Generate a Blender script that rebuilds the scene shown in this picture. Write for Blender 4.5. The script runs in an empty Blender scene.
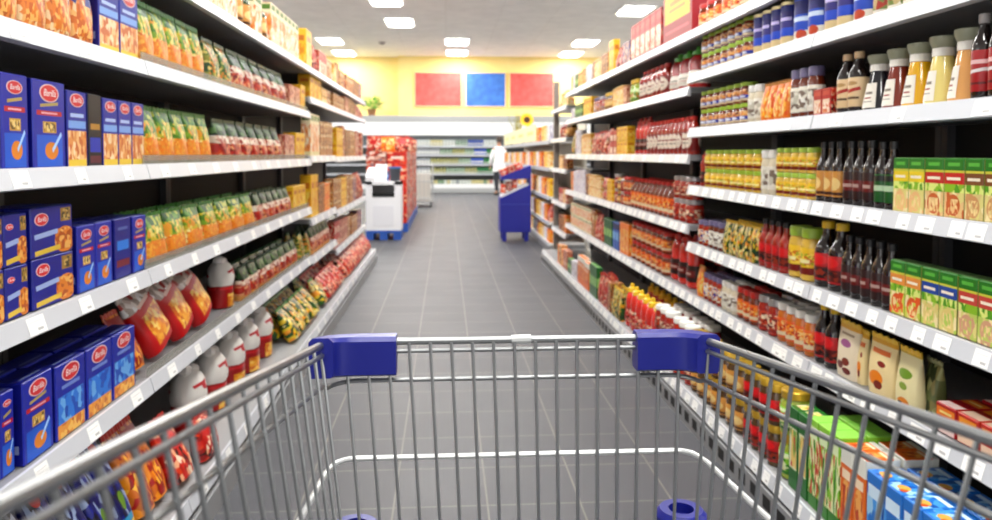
import bpy, bmesh, math, random
from mathutils import Vector, Matrix
random.seed(11)
PI = math.pi
S = bpy.context.scene
C = S.collection

# ------------------------------------------------------------------ camera, world, exposure
PITCH, YAW, EYE, FPX = math.radians(2.3798), math.radians(3.7121), 1.25, 770.0
cam = bpy.data.cameras.new('camera')
co = bpy.data.objects.new('camera', cam)
C.objects.link(co)
co.location = (0, 0, EYE)
co.rotation_euler = (PI/2 - PITCH, 0, -YAW)
cam.sensor_width = 36
cam.lens = FPX/992*36
cam.shift_y = -74/992
cam.clip_start = .02
cam.dof.use_dof = True
cam.dof.focus_distance = .95
cam.dof.aperture_fstop = 7.5
S.camera = co
S.view_settings.view_transform = 'Standard'
S.view_settings.look = 'None'
S.view_settings.gamma = 1
S.view_settings.exposure = 0.24
S.cycles.use_denoising = True
S.cycles.max_bounces = 6
w = bpy.data.worlds.new('store_fill_light')
S.world = w
w.use_nodes = True
bg = w.node_tree.nodes['Background']
bg.inputs[0].default_value = (1, .98, .95, 1)
# added fill, no real source: stronger from the open sides (+-x) to lift the ceiling
_n, _l = w.node_tree.nodes.new, w.node_tree.links.new
_tc, _sp = _n('ShaderNodeTexCoord'), _n('ShaderNodeSeparateXYZ')
_l(_tc.outputs['Generated'], _sp.inputs[0])
_sq, _mr = _n('ShaderNodeMath'), _n('ShaderNodeMapRange')
_sq.operation = 'MULTIPLY'
_l(_sp.outputs[0], _sq.inputs[0]); _l(_sp.outputs[0], _sq.inputs[1])
_mr.inputs[1].default_value = .3; _mr.inputs[2].default_value = 1; _mr.inputs[3].default_value = .85; _mr.inputs[4].default_value = 3.2
_l(_sq.outputs[0], _mr.inputs[0]); _l(_mr.outputs[0], bg.inputs[1])
CEIL = 4.46
LAMP_W = 38.0

# pixel of the photograph -> ray (used to read positions along the shelf fronts)
FV = Vector((math.sin(YAW)*math.cos(PITCH), math.cos(YAW)*math.cos(PITCH), -math.sin(PITCH)))
RV = Vector((math.cos(YAW), -math.sin(YAW), 0))
UV_ = RV.cross(FV)
def ray(x, y): return FV + RV*((x-496)/FPX) - UV_*((y-186)/FPX)
def along(x, X, y=170):
    d = ray(x, y)
    return d.y*X/d.x

# ------------------------------------------------------------------ materials
def lin(c):
    if isinstance(c, str):
        c = [int(c[i:i+2], 16)/255 for i in (0, 2, 4)]
    return tuple((v/12.92 if v <= .04045 else ((v+.055)/1.055)**2.4) for v in c) + (1,)
def ink(c):
    return tuple(v**1.5 for v in lin(c)[:3]) + (1,)
MATS = {}
def principled(name):
    m = bpy.data.materials.new(name)
    m.use_nodes = True
    return m, m.node_tree, m.node_tree.nodes['Principled BSDF']
def mat(name, col, rough=.45, metal=0, emit=0, coat=0, spec=.5):
    if name in MATS: return MATS[name]
    m, nt, p = principled(name)
    p.inputs['Base Color'].default_value = lin(col)
    p.inputs['Roughness'].default_value = rough
    p.inputs['Metallic'].default_value = metal
    p.inputs['Coat Weight'].default_value = coat
    p.inputs['Specular IOR Level'].default_value = spec
    if emit:
        p.inputs['Emission Color'].default_value = lin(col)
        p.inputs['Emission Strength'].default_value = emit
    MATS[name] = m
    return m
def art(name, base, shapes, rough=.38, coat=0, src='UV'):
    """printed packaging: shapes laid over a base colour in the surface's own UV"""
    if name in MATS: return MATS[name]
    m, nt, p = principled(name)
    N, L = nt.nodes.new, nt.links.new
    tc = N('ShaderNodeTexCoord')
    uv = tc.outputs['UV']
    cur = None
    def setcol(sock, c):
        if isinstance(c, str): sock.default_value = ink(c)
        else: L(c, sock)
    cur = base
    for s in shapes:
        k, cx, cy, sx, sy, col = s[:6]
        rot = s[6] if len(s) > 6 and k in 're' else 0
        mp = N('ShaderNodeMapping'); mp.vector_type = 'TEXTURE'
        mp.inputs['Location'].default_value = (cx, cy, 0)
        mp.inputs['Rotation'].default_value = (0, 0, math.radians(rot))
        mp.inputs['Scale'].default_value = (sx/2, sy/2, 1)
        L(uv, mp.inputs['Vector'])
        lt = N('ShaderNodeMath'); lt.operation = 'LESS_THAN'; lt.inputs[1].default_value = 1
        if k == 'e':
            vm = N('ShaderNodeVectorMath'); vm.operation = 'LENGTH'
            L(mp.outputs[0], vm.inputs[0]); L(vm.outputs['Value'], lt.inputs[0])
        else:
            vm = N('ShaderNodeVectorMath'); vm.operation = 'ABSOLUTE'
            L(mp.outputs[0], vm.inputs[0])
            sp = N('ShaderNodeSeparateXYZ'); L(vm.outputs[0], sp.inputs[0])
            mx = N('ShaderNodeMath'); mx.operation = 'MAXIMUM'
            L(sp.outputs[0], mx.inputs[0]); L(sp.outputs[1], mx.inputs[1]); L(mx.outputs[0], lt.inputs[0])
        if k == 'm':
            cols, sc = col, s[6]
            mp2 = N('ShaderNodeMapping')
            mp2.inputs['Scale'].default_value = (1, s[7] if len(s) > 7 else 1, 1)
            oi = N('ShaderNodeObjectInfo'); rm = N('ShaderNodeMath'); rm.operation = 'MULTIPLY'; rm.inputs[1].default_value = 31
            L(oi.outputs['Random'], rm.inputs[0]); L(rm.outputs[0], mp2.inputs['Location'])
            L(uv, mp2.inputs['Vector'])
            vo = N('ShaderNodeTexVoronoi'); vo.voronoi_dimensions = '2D'; vo.inputs['Scale'].default_value = sc
            L(mp2.outputs[0], vo.inputs['Vector'])
            sp2 = N('ShaderNodeSeparateColor'); L(vo.outputs['Color'], sp2.inputs[0])
            cr = N('ShaderNodeValToRGB'); cr.color_ramp.interpolation = 'CONSTANT'
            el = cr.color_ramp.elements
            while len(el) < len(cols): el.new(.5)
            for i, c in enumerate(cols):
                el[i].position = i/len(cols); el[i].color = ink(c)
            L(sp2.outputs[0], cr.inputs[0])
            col = cr.outputs[0]
        mix = N('ShaderNodeMix'); mix.data_type = 'RGBA'
        L(lt.outputs[0], mix.inputs[0])
        setcol(mix.inputs[6], cur); setcol(mix.inputs[7], col)
        cur = mix.outputs[2]
    setcol(p.inputs['Base Color'], cur)
    p.inputs['Roughness'].default_value = rough
    p.inputs['Coat Weight'].default_value = coat
    MATS[name] = m
    return m
def noisy(name, c1, c2, scale, rough=.5, metal=0, bump=0):
    if name in MATS: return MATS[name]
    m, nt, p = principled(name)
    N, L = nt.nodes.new, nt.links.new
    tc = N('ShaderNodeTexCoord'); nz = N('ShaderNodeTexNoise')
    nz.inputs['Scale'].default_value = scale; nz.inputs['Detail'].default_value = 6
    L(tc.outputs['Object'], nz.inputs['Vector'])
    cr = N('ShaderNodeValToRGB'); cr.color_ramp.elements[0].color = lin(c1); cr.color_ramp.elements[1].color = lin(c2)
    cr.color_ramp.elements[0].position = .35; cr.color_ramp.elements[1].position = .65
    L(nz.outputs[0], cr.inputs[0]); L(cr.outputs[0], p.inputs['Base Color'])
    p.inputs['Roughness'].default_value = rough; p.inputs['Metallic'].default_value = metal
    if bump:
        b = N('ShaderNodeBump'); b.inputs['Strength'].default_value = bump; b.inputs['Distance'].default_value = .01
        L(nz.outputs[0], b.inputs['Height']); L(b.outputs[0], p.inputs['Normal'])
    MATS[name] = m
    return m
def grid_mat(name, base, base2, line, px, py, ox, oy, lw, rough):
    """square tiles with joints, in world metres"""
    m, nt, p = principled(name)
    N, L = nt.nodes.new, nt.links.new
    tc = N('ShaderNodeTexCoord'); mp = N('ShaderNodeMapping')
    mp.vector_type = 'TEXTURE'
    mp.inputs['Location'].default_value = (ox, oy, 0)
    L(tc.outputs['Object'], mp.inputs[0])
    br = N('ShaderNodeTexBrick'); br.offset = 0; br.squash = 1
    br.inputs['Scale'].default_value = 1
    br.inputs['Brick Width'].default_value = px; br.inputs['Row Height'].default_value = py
    br.inputs['Mortar Size'].default_value = lw; br.inputs['Mortar Smooth'].default_value = .1
    br.inputs['Color1'].default_value = lin(base); br.inputs['Color2'].default_value = lin(base2); br.inputs['Mortar'].default_value = lin(line)
    L(mp.outputs[0], br.inputs['Vector'])
    nz = N('ShaderNodeTexNoise'); nz.inputs['Scale'].default_value = 3; nz.inputs['Detail'].default_value = 8
    L(tc.outputs['Object'], nz.inputs['Vector'])
    mx = N('ShaderNodeMix'); mx.data_type = 'RGBA'; mx.blend_type = 'MULTIPLY'; mx.inputs[0].default_value = .25
    L(br.outputs['Color'], mx.inputs[6]); L(nz.outputs[0], mx.inputs[7])
    L(mx.outputs[2], p.inputs['Base Color'])
    mr = N('ShaderNodeMapRange'); mr.inputs[3].default_value = rough-.06; mr.inputs[4].default_value = rough+.08
    L(nz.outputs[0], mr.inputs[0]); L(mr.outputs[0], p.inputs['Roughness'])
    b = N('ShaderNodeBump'); b.inputs['Strength'].default_value = .25; b.inputs['Distance'].default_value = .002; b.invert = True
    L(br.outputs['Fac'], b.inputs['Height']); L(b.outputs[0], p.inputs['Normal'])
    return m
def clear_plastic(name, col, opaque):
    m, nt, p = principled(name)
    N, L = nt.nodes.new, nt.links.new
    p.inputs['Base Color'].default_value = lin(col); p.inputs['Roughness'].default_value = .25
    t = N('ShaderNodeBsdfTransparent'); mix = N('ShaderNodeMixShader'); mix.inputs[0].default_value = opaque
    L(t.outputs[0], mix.inputs[1]); L(p.outputs[0], mix.inputs[2])
    L(mix.outputs[0], nt.nodes['Material Output'].inputs['Surface'])
    return m

# ------------------------------------------------------------------ mesh builder
class MB:
    def __init__(s): s.v, s.f, s.m, s.uv, s.mats = [], [], [], [], []
    def mi(s, m):
        if m not in s.mats: s.mats.append(m)
        return s.mats.index(m)
    def add(s, vs, fs, m, uvs=None, flag=None):
        o = len(s.v); s.v += [tuple(v) for v in vs]; k = s.mi(m)
        for i, f in enumerate(fs):
            s.f.append([a+o for a in f]); s.m.append(k)
            s.uv.append(uvs[i] if uvs else [(0, 0)]*len(f))
    def merge(s, o, M=None):
        b = len(s.v)
        s.v += [tuple(M @ Vector(v)) if M else v for v in o.v]
        for f, k, u in zip(o.f, o.m, o.uv):
            s.f.append([a+b for a in f]); s.m.append(s.mi(o.mats[k])); s.uv.append(u)
    def box(s, x0, x1, y0, y1, z0, z1, m, bev=0, side=None, top=None):
        """front/back (+-x) get m, +-y get side, +-z get top; uv per face"""
        side = side or m; top = top or side
        X, Y, Z = (x0, x1), (y0, y1), (z0, z1)
        bev = min(bev, .45*min(x1-x0, y1-y0, z1-z0))
        def uvof(p, ax, sg):
            fx, fy, fz = [(p[i]-a[0])/max(a[1]-a[0], 1e-9) for i, a in enumerate((X, Y, Z))]
            if ax == 0: return (fy if sg > 0 else 1-fy, fz)
            if ax == 1: return (1-fx if sg > 0 else fx, fz)
            return (fy, 1-fx)
        if bev <= 0:
            P = [(X[i], Y[j], Z[k]) for i in (0, 1) for j in (0, 1) for k in (0, 1)]
            for ax, sg, q in ((0, -1, (0, 1, 3, 2)), (0, 1, (4, 6, 7, 5)), (1, -1, (0, 4, 5, 1)), (1, 1, (2, 3, 7, 6)), (2, -1, (0, 2, 6, 4)), (2, 1, (1, 5, 7, 3))):
                s.add([P[a] for a in q], [(0, 1, 2, 3)], (m, side, top)[ax], [[uvof(P[a], ax, sg) for a in q]])
            return
        bm = bmesh.new()
        bmesh.ops.create_cube(bm, size=1)
        for v in bm.verts:
            v.co = Vector(((x0+x1)/2+v.co.x*(x1-x0), (y0+y1)/2+v.co.y*(y1-y0), (z0+z1)/2+v.co.z*(z1-z0)))
        bmesh.ops.bevel(bm, geom=list(bm.edges), offset=bev, segments=1 if bev < .004 else 2, affect='EDGES')
        bm.normal_update()
        for f in bm.faces:
            n = f.normal; ax = max(range(3), key=lambda i: abs(n[i])+(.001 if i == 0 else 0)); sg = 1 if n[ax] > 0 else -1
            vs = [v.co.copy() for v in f.verts]
            s.add(vs, [tuple(range(len(vs)))], (m, side, top)[ax], [[uvof(p, ax, sg) for p in vs]])
        bm.free()
    def lathe(s, prof, m, seg=20, sx=1, sy=1, a0=0, a1=2*PI, x=0, y=0, z=0, rip=0):
        n = len(prof); full = abs(a1-a0-2*PI) < 1e-6; z0, z1 = prof[0][1], max(p[1] for p in prof); zl = min(p[1] for p in prof)
        R = lambda r, i, h: r*(1+rip*math.sin(7*2*PI*i/seg+h*40)+rip*.7*math.sin(4*2*PI*i/seg-h*25))
        vs = [(x+R(r, i, h)*sx*math.cos(a0+(a1-a0)*i/seg), y+R(r, i, h)*sy*math.sin(a0+(a1-a0)*i/seg), z+h) for i in range(seg if full else seg+1) for r, h in prof]
        cnt = seg if full else seg+1
        fs, us = [], []
        for i in range(seg):
            j = (i+1) % cnt
            for k in range(n-1):
                f = [i*n+k, j*n+k, j*n+k+1, i*n+k+1]
                if full:
                    ua, ub = (i*2/seg+.5), ((i+1)*2/seg+.5)
                    fl = math.floor((ua+ub)/2); ua -= fl; ub -= fl
                else: ua, ub = i/seg, (i+1)/seg
                va, vb = [(prof[q][1]-zl)/max(z1-zl, 1e-9) for q in (k, k+1)]
                u = [(ua, va), (ub, va), (ub, vb), (ua, vb)]
                if prof[k][0] < 1e-6: f = [f[0]] + f[2:]; u = [u[0]]+u[2:]
                elif prof[k+1][0] < 1e-6: f = f[:3]; u = u[:3]
                fs.append(f); us.append(u)
        s.add(vs, fs, m, us)
    def tube(s, pts, r, m, seg=8, closed=False):
        pts = [Vector(p) for p in pts]; n = len(pts); vs = []
        up = None
        for i, p in enumerate(pts):
            a = pts[i-1] if (i > 0 or closed) else p; b = pts[(i+1) % n] if (i < n-1 or closed) else p
            t = (b-a).normalized()
            if up is None: up = t.orthogonal().normalized()
            else: up = (up-t*up.dot(t)).normalized()
            q = t.cross(up)
            for k in range(seg):
                an = 2*PI*k/seg
                vs.append(p+up*(r*math.cos(an))+q*(r*math.sin(an)))
        fs = []
        for i in range(n if closed else n-1):
            j = (i+1) % n
            for k in range(seg):
                k2 = (k+1) % seg
                fs.append((i*seg+k, i*seg+k2, j*seg+k2, j*seg+k))
        if not closed:
            fs.append(tuple(range(seg))[::-1]); fs.append(tuple((n-1)*seg+k for k in range(seg)))
        s.add(vs, fs, m)
    def poly(s, pts, axis, t0, t1, m, side=None):
        """prism: polygon in the two other axes, extruded along axis from t0 to t1"""
        def P(p, t):
            return {0: (t, p[0], p[1]), 1: (p[0], t, p[1]), 2: (p[0], p[1], t)}[axis]
        n = len(pts)
        vs = [P(p, t0) for p in pts]+[P(p, t1) for p in pts]
        us = [p for p in pts]
        s.add(vs, [tuple(range(n))[::-1], tuple(range(n, 2*n))], m, [[us[i] for i in range(n)][::-1], [us[i] for i in range(n)]])
        s.add(vs, [(i, (i+1) % n, n+(i+1) % n, n+i) for i in range(n)], side or m)
    def mesh(s, name, smooth=True):
        me = bpy.data.meshes.new(name)
        me.from_pydata(s.v, [], s.f)
        for m in s.mats: me.materials.append(m)
        me.polygons.foreach_set('material_index', s.m)
        lay = me.uv_layers.new(name='UVMap')
        flat = [c for u in s.uv for p in u for c in p]
        lay.data.foreach_set('uv', flat)
        bm = bmesh.new(); bm.from_mesh(me)
        bmesh.ops.remove_doubles(bm, verts=bm.verts, dist=1e-5)
        bmesh.ops.recalc_face_normals(bm, faces=bm.faces)
        if smooth:
            for f in bm.faces: f.smooth = True
            for e in bm.edges:
                if len(e.link_faces) == 2 and e.calc_face_angle(0) > .6: e.smooth = False
                elif len(e.link_faces) != 2: e.smooth = False
        bm.to_mesh(me); bm.free()
        return me
def link(name, data, parent=None, loc=(0, 0, 0), rot=(0, 0, 0)):
    o = bpy.data.objects.new(name, data); C.objects.link(o)
    if parent: o.parent = parent
    o.location = loc; o.rotation_euler = rot
    return o
def tag(o, label=None, cat=None, group=None, kind=None):
    if label: o['label'] = label
    if cat: o['category'] = cat
    if group: o['group'] = group
    if kind: o['kind'] = kind
    return o
def part(name, mb, parent, smooth=True, loc=(0, 0, 0), rot=(0, 0, 0), label=None):
    o = link(name, mb.mesh(name, smooth), parent, loc, rot)
    if label: o['label'] = label
    return o
def thing(name, loc, label, cat, group=None, rot=(0, 0, 0)):
    o = bpy.data.objects.new(name, None); C.objects.link(o); o.location = loc; o.rotation_euler = rot
    o.empty_display_size = .1
    return tag(o, label, cat, group)

# ------------------------------------------------------------------ setting
WHITE = mat('white_steel', 'e6e6e4', .35)
STRIP = mat('price_strip_plastic', 'bfc2c8', .3)
SHELFM = mat('shelf_steel', '8f9092', .4)
BACK = mat('back_panel_shade_black', '17171a', .6)  # near-black colour stands in for the shade at the back of the bays
TAG = art('price_tag_paper', 'f4f4f2', [('r', .5, .72, .75, .07, 'e2e2e2'), ('r', .35, .5, .45, .06, 'e6e6e6'), ('r', .66, .25, .34, .16, 'c8c8c8')], .5)
LIP = clear_plastic('clear_shelf_lip', '9a9a90', .45)
PLINTH = mat('plinth_grey', '8d8e90', .4)
DARK = mat('dark_slot', '0c0c0d', .6)
CHROME = mat('galvanised_wire', '929495', .34, .9)
LITWIRE = mat('lit_tone_wire', 'c2c4c4', .3, .35)  # lighter copy of the cart wire, caught light put into the colour
NAVY = mat('navy_plastic', '11197a', .38)

f = MB(); f.box(-9, 9, -6, 27, -.1, 0, grid_mat('dark_floor_tile', '45464c', '414248', '77746e', .3333, .3333, .478, 3.022, .0035, .5))
tag(part('floor', f, None, False), kind='structure')
CEILM = grid_mat('ceiling_board', 'f6f3ef', 'f4f1ed', 'e6e2dc', 1.25, 1.25, 0, 0, .006, .8)
f = MB(); f.box(-9, 9, -6, 27, CEIL, CEIL+.1, CEILM)
tag(part('ceiling', f, None, False), kind='structure')
YEL = noisy('yellow_paint', 'efd58a', 'edd082', 1.3, .7)
f = MB(); f.box(-1.56, 9, 25.5, 25.8, 0, CEIL, YEL); f.box(-9, -1.56, 25.8, 26.1, 0, CEIL, YEL)
tag(part('wall_back', f, None, False), kind='structure')
RED = noisy('mottled_red_panel', 'cc5650', 'bc443f', 5, .6)
BLUEP = noisy('mottled_blue_panel', '356cba', '2656a4', 5, .6)
EDGE = mat('panel_edge', 'e6c79a', .5)
for x0, x1, m, lab in ((-1.0, .5, RED, 'square mottled red panel on the yellow wall over the cooler, beside the wall corner'),
                       (.664, 1.953, BLUEP, 'mottled blue panel between the two red panels on the yellow wall'),
                       (2.118, 3.553, RED, 'mottled red panel on the yellow wall above the sunflower, beyond the blue panel')):
    t = thing('wall_panel', ((x0+x1)/2, 25.5, 2.83), lab, 'wall panel', 'coloured panels on the yellow wall')
    hw = (x1-x0)/2
    f = MB(); f.box(-hw, hw, -.05, -.001, 0, 1.08, m); part('face_board', f, t, False)
    f = MB()
    for a in ((-hw-.02, hw+.02, -.02, 0), (-hw-.02, hw+.02, 1.08, 1.1), (-hw-.02, -hw, 0, 1.08), (hw, hw+.02, 0, 1.08)): f.box(a[0], a[1], -.06, 0, a[2], a[3], EDGE)
    part('frame', f, t, False)

LAMPM = mat('lamp_diffuser', 'fffdf6', .5, emit=8)
def lamp(x, y, lab, group='ceiling lamps', watt=0):
    t = thing('ceiling_lamp', (x, y, CEIL), lab, 'ceiling lamp', group)
    f = MB(); hw, hl = .33, .5
    for a in ((-hw-.04, hw+.04, -hl-.04, -hl), (-hw-.04, hw+.04, hl, hl+.04), (-hw-.04, -hw, -hl, hl), (hw, hw+.04, -hl, hl)): f.box(a[0], a[1], a[2], a[3], -.03, -.002, WHITE)
    part('frame', f, t, False)
    f = MB(); f.box(-hw+.02, hw-.02, -hl+.02, hl-.02, -.07, -.006, LAMPM, .025); part('diffuser', f, t, False)
    li = bpy.data.lights.new('lamp_light', 'AREA'); li.shape = 'RECTANGLE'; li.size = .6; li.size_y = .95
    li.energy = watt or LAMP_W; li.color = (1, .985, .955)
    lo = bpy.data.objects.new('lamp_light', li); C.objects.link(lo); lo.parent = t; lo.location = (0, 0, -.075)
seen = [(-1.11, 18.9, 'rectangular ceiling lamp nearest the wall corner line, over the aisle, second along its row'),
        (-1.24, 16.2, 'ceiling lamp cut by the top edge of the photo, over the aisle'),
        (.32, 22.0, 'upper of the two ceiling lamps in line above the red panel'),
        (.35, 24.4, 'lower of the two ceiling lamps in line, just before the yellow wall'),
        (-3.25, 22.1, 'ceiling lamp over the left shelf tops, upper of two there'),
        (-3.2, 24.7, 'ceiling lamp over the left shelf tops, the one by the bright wall'),
        (3.99, 22.0, 'ceiling lamp over the right shelf tops, upper of two there'),
        (3.98, 24.5, 'ceiling lamp over the right shelf tops, the one by the yellow wall')]
for x, y, l in seen: lamp(x, y, l, watt=80)
for x, y in [(x, y) for y in (-3, -.3, 2.4, 5.1, 7.8, 10.5, 13.2) for x in (-.55, .85)]+[(-4.2, 12), (4.2, 12), (-4.2, 17), (4.2, 17), (4.5, 5), (-4.5, 5)]:
    lamp(x, y, 'rectangular white ceiling lamp overhead, above the top of the picture', 'ceiling lamps overhead')
t = thing('smoke_detector', (-1.82, 22.4, CEIL), 'small round smoke detector on the ceiling beside the lamps', 'smoke detector')
f = MB(); f.lathe([(0, -.06), (.07, -.06), (.1, -.03), (.1, 0)], mat('grey_plastic', '9a9690', .5), 16); part('housing', f, t)
f = MB(); f.lathe([(0, -.075), (.03, -.075), (.035, -.06)], DARK, 12); part('sensor', f, t)

# ------------------------------------------------------------------ gondola shelving
AL, AR, TL, TR = -.93, 1.23, -.82, 1.12      # front planes of upper shelves and of base trays
DL, DR = -1.40, 1.70                          # back panels
ORD = 'first second third fourth fifth sixth seventh eighth ninth tenth eleventh twelfth thirteenth fourteenth fifteenth sixteenth seventeenth eighteenth nineteenth twentieth'.split()
for a in ('twenty', 'thirty', 'forty', 'fifty', 'sixty'):
    ORD += [f'{a}-{b}' for b in ORD[:9]]+[a+'-tenth']
def bay(side, y0, y1, levels, label, lips=(), slots=False, top=2.0, tagstep=.25):
    sg = 1 if side == 'L' else -1
    fr, tr, bk = (AL, TL, DL) if side == 'L' else (AR, TR, DR)
    L = y1-y0
    t = thing('shelf_bay', (bk, (y0+y1)/2, 0), label, 'shelving', 'gondola bays along the aisle', (0, 0, 0 if sg > 0 else PI))
    d, db = abs(fr-bk), abs(tr-bk)
    h = L/2
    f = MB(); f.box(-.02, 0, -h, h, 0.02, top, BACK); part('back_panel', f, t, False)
    for s in (-1, 1):
        f = MB(); f.box(0, .03, s*(h-.017)-.015, s*(h-.017)+.015, .12, top, mat('upright_grey', '55565a', .4)); part('upright', f, t, False)
    f = MB(); f.box(0, db+.022, -h+.001, h-.001, 0.0, .088, PLINTH)
    if slots:
        n = int(L/.11)
        for i in range(n):
            y = -h+.05+i*.11
            f.box(db+.0215, db+.0228, y, y+.062, .025, .07, DARK)
    part('plinth', f, t, False)
    for i, z in enumerate(levels):
        base = i == len(levels)-1
        dd = db if base else d
        f = MB(); f.box(.002, dd-.004, -h+.002, h-.002, z-.03, z, SHELFM, .002)
        sh = part('shelf', f, t, False)
        f = MB(); f.poly([(dd-.004, z+.004), (dd+.004, z+.004), (dd+.016, z-.042), (dd-.004, z-.046)], 1, -h+.003, h-.003, STRIP)
        part('price_strip', f, sh, False, label='light grey price strip')
        ts = tagstep if (i > 2 or side == 'L') else .3
        n = max(3, int(L/ts))
        for k in range(n):
            y = -h+L*(k+.5)/n+random.uniform(-.03, .03)
            w_ = random.choice((.028, .033, .036)) if side == 'L' else random.choice((.026, .031, .035))
            f = MB()
            a, b = (dd+.0055, z-.001), (dd+.0165, z-.039)
            f.add([(a[0], y-w_, a[1]), (a[0], y+w_, a[1]), (b[0], y+w_, b[1]), (b[0], y-w_, b[1])], [(3, 2, 1, 0)], TAG, [[(0, 0), (1, 0), (1, 1), (0, 1)]])
            f.add([(a[0]-.0012, y-w_, a[1]), (a[0]-.0012, y+w_, a[1]), (b[0]-.0012, y+w_, b[1]), (b[0]-.0012, y-w_, b[1])], [(0, 1, 2, 3)], TAG)
            part('price_tag', f, sh, False)
        if i in lips:
            f = MB(); f.box(dd-.012, dd-.009, -h+.01, h-.01, z+.001, z+.032, LIP)
            part('front_lip', f, sh, False, label='clear plastic lip along the shelf edge')
    return t
LB = [1.07, 2.45, 3.9, 5.34, 6.55, 7.75, 8.95]
LN = [1.845, 1.535, 1.215, .886, .545, .155]
L4_ = [1.845, 1.64, 1.235, .80, .53, .155]
L5_ = [1.845, 1.64, 1.225, .765, .44, .155]
nth = ['nearest', 'second', 'third', 'fourth', 'fifth', 'farthest']
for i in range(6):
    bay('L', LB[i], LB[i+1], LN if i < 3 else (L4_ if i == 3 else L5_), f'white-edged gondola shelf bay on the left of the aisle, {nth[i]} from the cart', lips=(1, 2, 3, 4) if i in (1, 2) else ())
RB = [1.18, 2.505, 3.83, 5.16, 6.49, 7.82, 8.85]
RN = [1.865, 1.648, 1.376, 1.09, .803, .545, .145]
RF = [1.865, 1.588, 1.245, .888, .545, .145]
RE = [1.75, 1.42, 1.09, .73, .42, .145]
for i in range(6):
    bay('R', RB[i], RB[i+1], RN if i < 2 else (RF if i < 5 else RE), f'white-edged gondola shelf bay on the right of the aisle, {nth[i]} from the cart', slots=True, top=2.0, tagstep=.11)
f = MB(); f.box(1.25, 1.31, 8.87, 8.93, 0, 2.08, mat('pole_grey', '8a8078', .45), .004); f.box(1.22, 1.34, 8.855, 8.96, 0, .012, SHELFM)
tag(part('end_post', f, None, False), 'tall grey steel post standing at the far end of the right shelves', 'post')

# ------------------------------------------------------------------ packaging artwork
R_, W_, G_, Y_, O_ = 'd21f2b', 'f4f2ec', '2f7a2c', 'f2c530', 'e88a2e'
A = {}
def D(key, *a, **k): A[key] = art('print_'+key, *a, **k)
D('pasta_tall', '2340bc', [('r', .5, .2, .8, .36, '2f7fdc'), ('e', .55, .2, .42, .2, 'e9a23a'), ('r', .72, .3, .36, .05, 'bfe0ff', 35), ('r', .5, .47, .42, .13, 'd8b45a'), ('m', .5, .47, .36, .1, ['d8b45a', '8c7040', 'f0dca0'], 22),
                           ('r', .5, .63, .78, .055, 'd22038'), ('r', .5, .63, .5, .02, 'f0c8d0'), ('r', .5, .73, .56, .035, 'c9b878', 4)])
D('pasta_half', '2340bc', [('r', .5, .36, .86, .42, '4a9ae8'), ('m', .5, .36, .84, .4, ['4a9ae8', '2c74d0', '8cc4f4', '4a9ae8'], 9), ('r', .5, .1, .9, .2, 'eeb24a'), ('m', .5, .1, .88, .18, ['eeb24a', 'f6cf78', 'd88c2c'], 12), ('r', .5, .68, .6, .05, '8fa6e0')])
D('pasta_orange', '2c44b8', [('r', .5, .24, .96, .48, 'eab070'), ('m', .5, .25, .94, .46, ['eab070', 'f4d0a0', 'dc8c48', 'f8e4c4'], 10), ('r', .5, .05, .96, .1, 'f0d860'), ('r', .5, .56, .9, .1, '9cc0f0'), ('r', .5, .68, .7, .05, 'c8d8f8')])
D('pasta_dark', '0d1030', [('r', .5, .3, .8, .2, '1c50c8'), ('r', .5, .55, .7, .08, 'c8a040'), ('r', .5, .1, .8, .1, '803048')])
D('lasagne', '2036a8', [('e', .8, .28, .5, .55, 'e8a044'), ('m', .76, .3, .4, .44, ['e8a044', 'f4c880', 'c87428'], 14), ('r', .38, .12, .6, .1, 'e8d060', 5), ('r', .83, .8, .26, .28, 'b89848'), ('m', .83, .8, .22, .24, ['b89848', '6c6040', 'd8c080'], 20), ('r', .35, .45, .55, .1, 'b8c8ec', 6), ('r', .5, .0, .99, .03, '0c1450')])
D('pasta_blue_mid', '1c30a4', [('r', .5, .55, .72, .16, '4aa0ec'), ('r', .5, .25, .8, .12, '9a3a4c'), ('r', .5, .83, .6, .05, '8090c8')])
D('bag_herb', 'eab23c', [('m', .5, .4, 1, .9, ['f0b040', 'e8a030', 'f6d878', 'e08a28', 'c8b838', 'f4e8b0'], 15), ('e', .3, .28, .4, .36, 'eea03c'), ('e', .72, .26, .36, .36, 'e8a040'), ('m', .5, .22, .9, .4, ['f4c060', 'e8982c', 'ee9c34', 'f0a844', 'eab050'], 18), ('m', .5, .62, 1, .3, ['d8c840', '98b838', 'f0e090', 'e8b040', '6c9c30'], 13), ('m', .5, .88, 1, .26, ['4c8c30', '78a838', '2f702c', 'c8cc60', '3c7c2c'], 11), ('r', .5, .03, 1, .07, '9a9040')])
D('bag_redherb', 'f0e8d8', [('m', .5, .8, 1, .46, ['1f5228', '2f6a34', '12381c', '789c64', '244c28'], 12), ('m', .5, .5, 1, .22, ['f2ece0', 'd8b0a0', 'f0e0d0', 'b84838'], 13), ('m', .5, .28, 1, .3, ['b83424', 'd86838', '981c18', 'e8b890', 'c84030'], 13), ('r', .5, .08, 1, .16, 'e0b070')])
D('bag_diag', 'e8a052', [('m', .5, .5, 1, 1, ['e8a052', 'f0c88c', 'dc8c3c', 'f0dcb8', 'c87c38'], 13), ('r', .72, .6, .24, .9, '34449c', -28), ('r', .2, .8, .2, .6, '5c68a8', -28), ('r', .35, .82, .7, .12, 'c8b8c0', -20), ('m', .45, .3, .6, .4, ['e89c44', 'f4c880', 'd8843c'], 16)])
D('bag_green', '5c8c34', [('m', .5, .5, 1, 1, ['5c8c34', '3c6c2c', 'a8a848', 'e09840', 'e8d890'], 16)])
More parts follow.
